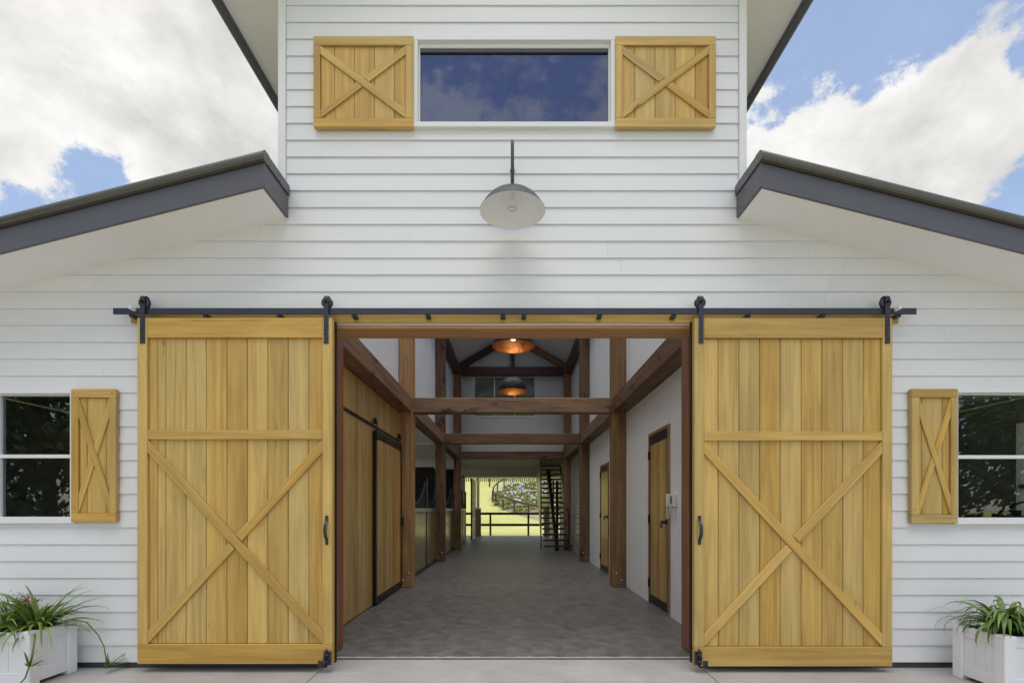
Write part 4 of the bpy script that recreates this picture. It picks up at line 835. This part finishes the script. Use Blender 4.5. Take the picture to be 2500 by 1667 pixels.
while cnt < 1250:
    x, y = rf.uniform(-8, 20), rf.uniform(36, 64)
    if not inside(x, y): continue
    if terrain(x, y) < 1.0 and rf.random() < 0.6: cnt += 1; continue
    z = terrain(x, y)+.03; cnt += 1
    for k in range(15): blade(LV, LF, (x+rf.uniform(-.1, .1), y+rf.uniform(-.1, .1), z), rf.uniform(0, 2*PI), rf.uniform(.55, .95), .055, 1.0)
    for k in range(rf.choice((0, 0, 1, 1, 1))):
        fx, fy, fz = x+rf.uniform(-.3, .3), y+rf.uniform(-.3, .3), z+rf.uniform(.7, 1.05); r = rf.uniform(.09, .15); b = len(FV)
        FV += [(fx+r, fy, fz), (fx-r, fy, fz), (fx, fy+r, fz), (fx, fy-r, fz), (fx, fy, fz+r*.8), (fx, fy, fz-r*.8)]
        FF += [(b+i, b+j, b+k_) for i, j, k_ in ((0, 2, 4), (2, 1, 4), (1, 3, 4), (3, 0, 4), (2, 0, 5), (1, 2, 5), (3, 1, 5), (0, 3, 5))]
        b = len(LV); LV += [(fx-.012, fy, z+.2), (fx+.012, fy, z+.2), (fx+.012, fy, fz), (fx-.012, fy, fz)]; LF.append((b, b+1, b+2, b+3))
fl = empty('flower_bed', (4, 46, 2), label='sloping bed of strappy green plants with pale lilac flower heads', cat='flowers', kind='stuff')
mesh_obj('leaves', LV, LF, 'bed_leaf', fl, Matrix.Identity(4)); mesh_obj('blossoms', FV, FF, 'flower_lilac', fl, Matrix.Identity(4))
def tree(base, h, cr, seed, label, group, leaves=7000, low=0.25, mat='tree_leaf', leaf=.11):
    r = random.Random(seed); t = empty('tree', base, label=label, cat='tree', group=group); B = Vector(base)
    trunk = [B+Vector((0, 0, -.3))]; q = B.copy()
    for i in range(6): q = q+Vector((r.uniform(-.15, .15), r.uniform(-.15, .15), h*.13)); trunk.append(q.copy())
    V, F = tube_data(trunk, [h*.030*(1-i*.12) for i in range(7)], 8); tips = []
    for k in range(11):
        st = trunk[r.randint(2, 6)]; az = r.uniform(0, 2*PI); ln = r.uniform(.5, .95)*cr; up = r.uniform(.15, .9)*cr
        e = st+Vector((math.cos(az)*ln, math.sin(az)*ln, up)); m_ = (st+e)/2+Vector((r.uniform(-.2, .2), r.uniform(-.2, .2), .25))
        v_, f_ = tube_data([st, m_, e], [h*.011, h*.008, h*.003], 6); F += [tuple(i+len(V) for i in f) for f in f_]; V += v_; tips += [m_, e]
    mesh_obj('trunk', V, F, 'bark', t, Matrix.Translation(B), True)
    cen = []
    for k in range(46):
        a = r.uniform(0, 2*PI); f = r.random()**.5; zz = r.uniform(low, 1.0); rad = cr*(1.0-(max(0, zz-.45)/.55)**2*.8)
        cen.append((B+Vector((math.cos(a)*f*rad, math.sin(a)*f*rad, zz*h)), r.uniform(.45, .95)*cr*.36))
    cen += [(p, cr*.3) for p in tips]; V = []; F = []
    for k in range(leaves):
        c, cr_ = cen[r.randrange(len(cen))]; d = Vector((r.gauss(0, 1), r.gauss(0, 1), r.gauss(0, .6))); d = d.normalized()*cr_*r.random()**.4
        p = c+d; n = Vector((r.gauss(0, 1), r.gauss(0, 1), r.gauss(.6, 1))).normalized(); a_ = n.orthogonal().normalized(); b_ = n.cross(a_); s_ = leaf*r.uniform(.6, 1.5); i = len(V)
        V += [p-a_*s_, p+b_*s_*.5, p+a_*s_, p-b_*s_*.5]; F.append((i, i+1, i+2, i+3))
    mesh_obj('crown', V, F, mat, t, Matrix.Translation(B+Vector((0, 0, h*.6))))
for i, (u, d) in enumerate(((1232, 62), (1241, 66), (1254, 64))):
    x = (u-UC)/1214.3*d; tree((x, d-DW, terrain(x, d-DW)), 7.5, 2.2, 60+i, ['slim tree trunk above the flower bed, leftmost of three', 'slim tree trunk above the flower bed, middle of three', 'slim tree trunk above the flower bed, rightmost of three'][i], 'slim trees above the flower bed', 1800, .55)
# the trees across the yard, seen as reflections in the lower windows and through the side window
refl = [(-15.5, -12.5, 8.0, 3.6, 'broad dark tree mirrored at the right edge of the left window'), (-20.5, -13.5, 9.0, 3.9, 'broad dark tree mirrored in the left lower window'), (-25, -18, 10, 4.4, 'tall dark tree mirrored at the far left of the left window'),
        (-13.5, -17.5, 7.0, 3.4, 'low dark tree mirrored behind the left shutter edge'), (18.6, -13.0, 7.4, 3.4, 'leafy tree mirrored in the right lower window against blue sky'), (23.0, -15.5, 9.5, 4.2, 'tall leafy tree mirrored at the right edge of the right window'), (15.8, -15.0, 5.2, 2.6, 'low tree mirrored beside the right shutter')]
for i, (x, y, h, cr, lab) in enumerate(refl): tree((x, y, -.03), h, cr, 80+i, lab, 'trees across the yard', 6500, .06, leaf=.15)
for i, (x, y) in enumerate(((15.5, 9.5), (17.5, 12.0), (20.0, 15.0), (16.0, 14.5))): tree((x, y, terrain(x, y)), 1.9, 1.3, 120+i, ['round green shrub on the side slope seen through the right window', 'wide green shrub higher on the side slope through the right window', 'green shrub at the top of the side slope', 'green shrub behind the nearest side-slope shrub'][i], 'shrubs on the side slope', 1600, .1, 'bed_leaf', .10)
# tack room things behind the right window
tk = empty('tack_bench', (5.4, 1.2, 0), label='black bench with a curved hoop rail inside the right window', cat='bench')
box('top', 4.9, 6.0, 1.0, 1.45, 1.20, 1.27, 'black_steel', tk, .004); box('cabinet', 5.0, 5.35, 1.02, 1.42, 0, 1.199, 'dark_timber', tk, .004, 'Z'); box('box', 5.28, 5.48, 1.1, 1.35, 1.271, 1.33, 'black_steel', tk, .004)
tube('hoop', [(5.42+.22*(1-math.cos(a)), 1.2, 1.27+.15*math.sin(a)) for a in steps(0, PI, 16)], .013, 'black_steel', tk, 8)

# ------------------------------------------------------------------ planters and their plants
def planter(xo, s, ya, yb, label):
    """xo: the side nearest the doors, s: direction the box runs away from them"""
    x1 = xo+s*.85; zt = .415; g = GZ; t = empty('planter_box', ((xo+x1)/2, (ya+yb)/2, g), label=label, cat='planter', group='white timber planters'); pw = .085
    for x in (xo, x1-s*pw):
        for y in (ya, yb-pw): box('corner_post', x, x+s*pw, y, y+pw, g, zt, 'planter_white', t, .005, 'Z')
    for (y, sg) in ((ya, 1), (yb, -1)):
        p, q = xo+s*pw, x1-s*pw
        box('top_rail', p, q, y+sg*.012, y+sg*.045, zt-.085, zt-.008, 'planter_white', t, .003, 'X'); box('bottom_rail', p, q, y+sg*.012, y+sg*.045, g+.03, g+.115, 'planter_white', t, .003, 'X')
        n = 7; w = (q-p)/n
        for i in range(n): box('slat', p+i*w+s*.001, p+(i+1)*w-s*.001, y+sg*.020, y+sg*.038, g+.115, zt-.085, 'planter_white', t, .0035, 'Z')
    for (x, sg) in ((xo, s), (x1, -s)):
        p, q = ya+pw, yb-pw
        box('top_rail', x+sg*.012, x+sg*.045, p, q, zt-.085, zt-.008, 'planter_white', t, .003, 'Y'); box('bottom_rail', x+sg*.012, x+sg*.045, p, q, g+.03, g+.115, 'planter_white', t, .003, 'Y')
        n = 3; w = (q-p)/n
        for i in range(n): box('slat', x+sg*.020, x+sg*.038, p+i*w+.001, p+(i+1)*w-.001, g+.115, zt-.085, 'planter_white', t, .0035, 'Z')
    a, b = sorted((xo+s*.046, x1-s*.046)); nx = 14; xs_ = steps(a, b, nx); ys_ = steps(ya+.046, yb-.046, 8); rr = random.Random(2)
    o = sheet('soil', xs_, ys_, lambda x, y: zt-.055+rr.uniform(-.012, .012), 'soil', 'stuff', t)
    return t
planter(-3.64, -1, -.50, -.085, 'white timber planter with grassy plant and red flowers at bottom left')
planter(3.585, 1, -.63, -.195, 'white timber planter with drooping strap leaves at bottom right')
def strap(name, base, az, length, w, rise, droop, mat, parent, twist=0.0, r=R):
    d = Vector((math.cos(az), math.sin(az), 0)); side0 = Vector((-d.y, d.x, 0)); V = []; F = []; n = 9; p = Vector(base); ang = rise
    bend = droop/n
    for i in range(n+1):
        t = i/n; tang = d*math.cos(ang)+Vector((0, 0, math.sin(ang))); nrm = tang.cross(side0); sd_ = side0*math.cos(twist*t)+nrm*math.sin(twist*t)
        ww = w*(.55+.45*min(1, t*4))*(1-max(0, (t-.45)/.55)**1.6*.96)
        V += [p-sd_*ww, p-nrm.normalized()*(-ww*.35)*1.0, p+sd_*ww]; p = p+tang*(length/n); ang -= bend*(0.45+1.1*t)
        p.z = max(p.z, GZ+.004)
    for i in range(n): b = 3*i; F += [(b, b+1, b+4, b+3), (b+1, b+2, b+5, b+4)]
    return mesh_obj(name, V, F, mat, parent, Matrix.Translation(base), True)
def strappy(name, label, base, n, lmin, lmax, w, mat, seed, spread=(0.5, 1.45), droop=(1.2, 2.8), bias=None):
    r = random.Random(seed); t = empty(name, base, label=label, cat='plant', group='strap-leaved plants')
    for i in range(n):
        az = r.uniform(0, 2*PI) if bias is None or r.random() < .4 else r.gauss(bias, .7)
        off = r.uniform(0, .055); b = Vector(base)+Vector((math.cos(az)*off, math.sin(az)*off, 0))
        ln = r.uniform(lmin, lmax); rise = r.uniform(*spread)
        if b.y+math.sin(az)*ln*.8 > -.04: ln *= .62; rise = max(rise, 1.15)
        strap('leaf', b, az, ln, w*r.uniform(.7, 1.2), rise, r.uniform(*droop), mat, t, r.uniform(-.6, .6))
    return t
ZS = .36
pL = strappy('strappy_plant', 'arching green strap-leaved plant in the left planter', (-3.80, -.27, ZS), 125, .28, .54, .0150, 'strap_leaf', 21, (.35, 1.5), (1.0, 2.6))
strappy('strappy_plant', 'smaller strap-leaved clump at the left edge of the left planter', (-4.02, -.36, ZS), 60, .24, .44, .012, 'strap_leaf', 22)
pR = strappy('strappy_plant', 'drooping broad strap-leaved plant in the right planter', (3.82, -.40, ZS+.02), 115, .30, .50, .0175, 'strap_leaf_deep', 23, (.75, 1.5), (2.2, 3.7))
strappy('strappy_plant', 'second drooping strap-leaved clump at the right edge of the right planter', (4.04, -.46, ZS+.02), 70, .28, .48, .016, 'strap_leaf_deep', 24, (.7, 1.5), (2.0, 3.5))
strappy('grassy_tuft', 'thin grassy leaves arching from the right planter towards the doors', (3.70, -.27, ZS), 16, .25, .48, .0035, 'shrub_leaf', 25, (.7, 1.4), (1.8, 3.2), bias=PI)
# runners with plantlets on the left planter
def runner(pts, parent, tip, seed):
    tube('runner', pts, [.007-.0005*i for i in range(len(pts))], 'strap_leaf', parent, 6)
    r = random.Random(seed)
    for k in range(11): strap('plantlet_leaf', tip, r.uniform(-1.2, 1.2), r.uniform(.09, .19), .0085, r.uniform(.1, 1.4), r.uniform(-.2, .6), 'strap_leaf', parent)
yq = -.12
runner([(-3.72, -.22, ZS+.05), (-3.62, -.18, ZS+.08), (-3.52, -.14, ZS+.05), (-3.44, yq, .30), (-3.39, yq, .20), (-3.375, yq, .10), (-3.372, yq, GZ+.03)], pL, (-3.365, yq, .035), 31)
yq = -.53
runner([(-3.70, -.40, ZS+.04), (-3.60, -.50, ZS+.02), (-3.585, yq, .28), (-3.61, yq, .18), (-3.645, yq, .08), (-3.70, yq-.02, .01)], pL, (-3.615, yq, .165), 32)
# fine shrub with red flowers
shb = empty('flowering_shrub', (-4.05, -.2, ZS), label='fine grey-green shrub with small red flower clusters in the left planter', cat='plant'); r = random.Random(41); V = []; F = []; SV = []; SF = []
for k in range(26):
    az = r.uniform(0, 2*PI); b = Vector((-4.08, -.19, ZS)); e = b+Vector((math.cos(az)*r.uniform(.05, .26), math.sin(az)*r.uniform(.02, .10), r.uniform(.10, .30)))
    v_, f_ = tube_data([b, (b+e)/2+Vector((0, 0, .03)), e], .0022, 5); SF += [tuple(i+len(SV) for i in f) for f in f_]; SV += v_
    for j in range(46):
        p = b.lerp(e, r.uniform(.35, 1))+Vector((r.gauss(0, .02), r.gauss(0, .016), r.gauss(0, .015))); d = Vector((r.gauss(0, 1), r.gauss(0, 1), r.gauss(.5, 1))).normalized(); sdv = d.orthogonal().normalized()*.0022; ln = r.uniform(.014, .032); i = len(V)
        V += [p, p+d*ln*.5+sdv, p+d*ln, p+d*ln*.5-sdv]; F.append((i, i+1, i+2, i+3))
mesh_obj('stems', SV, SF, 'shrub_leaf', shb, Matrix.Translation((-4.05, -.2, ZS))); mesh_obj('foliage', V, F, 'shrub_leaf', shb, Matrix.Translation((-4.05, -.2, ZS)))
for c in ((-3.93, -.16, .585), (-4.01, -.22, .53), (-3.99, -.17, .60)):
    V = []; F = []
    for k in range(30):
        p = Vector(c)+Vector((r.gauss(0, .016), r.gauss(0, .012), r.gauss(0, .010))); n = Vector((r.gauss(0, 1), r.gauss(-1, 1), r.gauss(.5, 1))).normalized(); a_ = n.orthogonal().normalized()*.008; b_ = n.cross(a_); i = len(V); V += [p-a_, p-b_, p+a_, p+b_]; F.append((i, i+1, i+2, i+3))
    f_ = mesh_obj('flower_head', V, F, 'flower_red', shb, Matrix.Translation(c)); tube('flower_stem', [(c[0]-.05, c[1], ZS), (c[0]-.01, c[1], c[2]-.05), c], .0025, 'shrub_leaf', f_, 5)
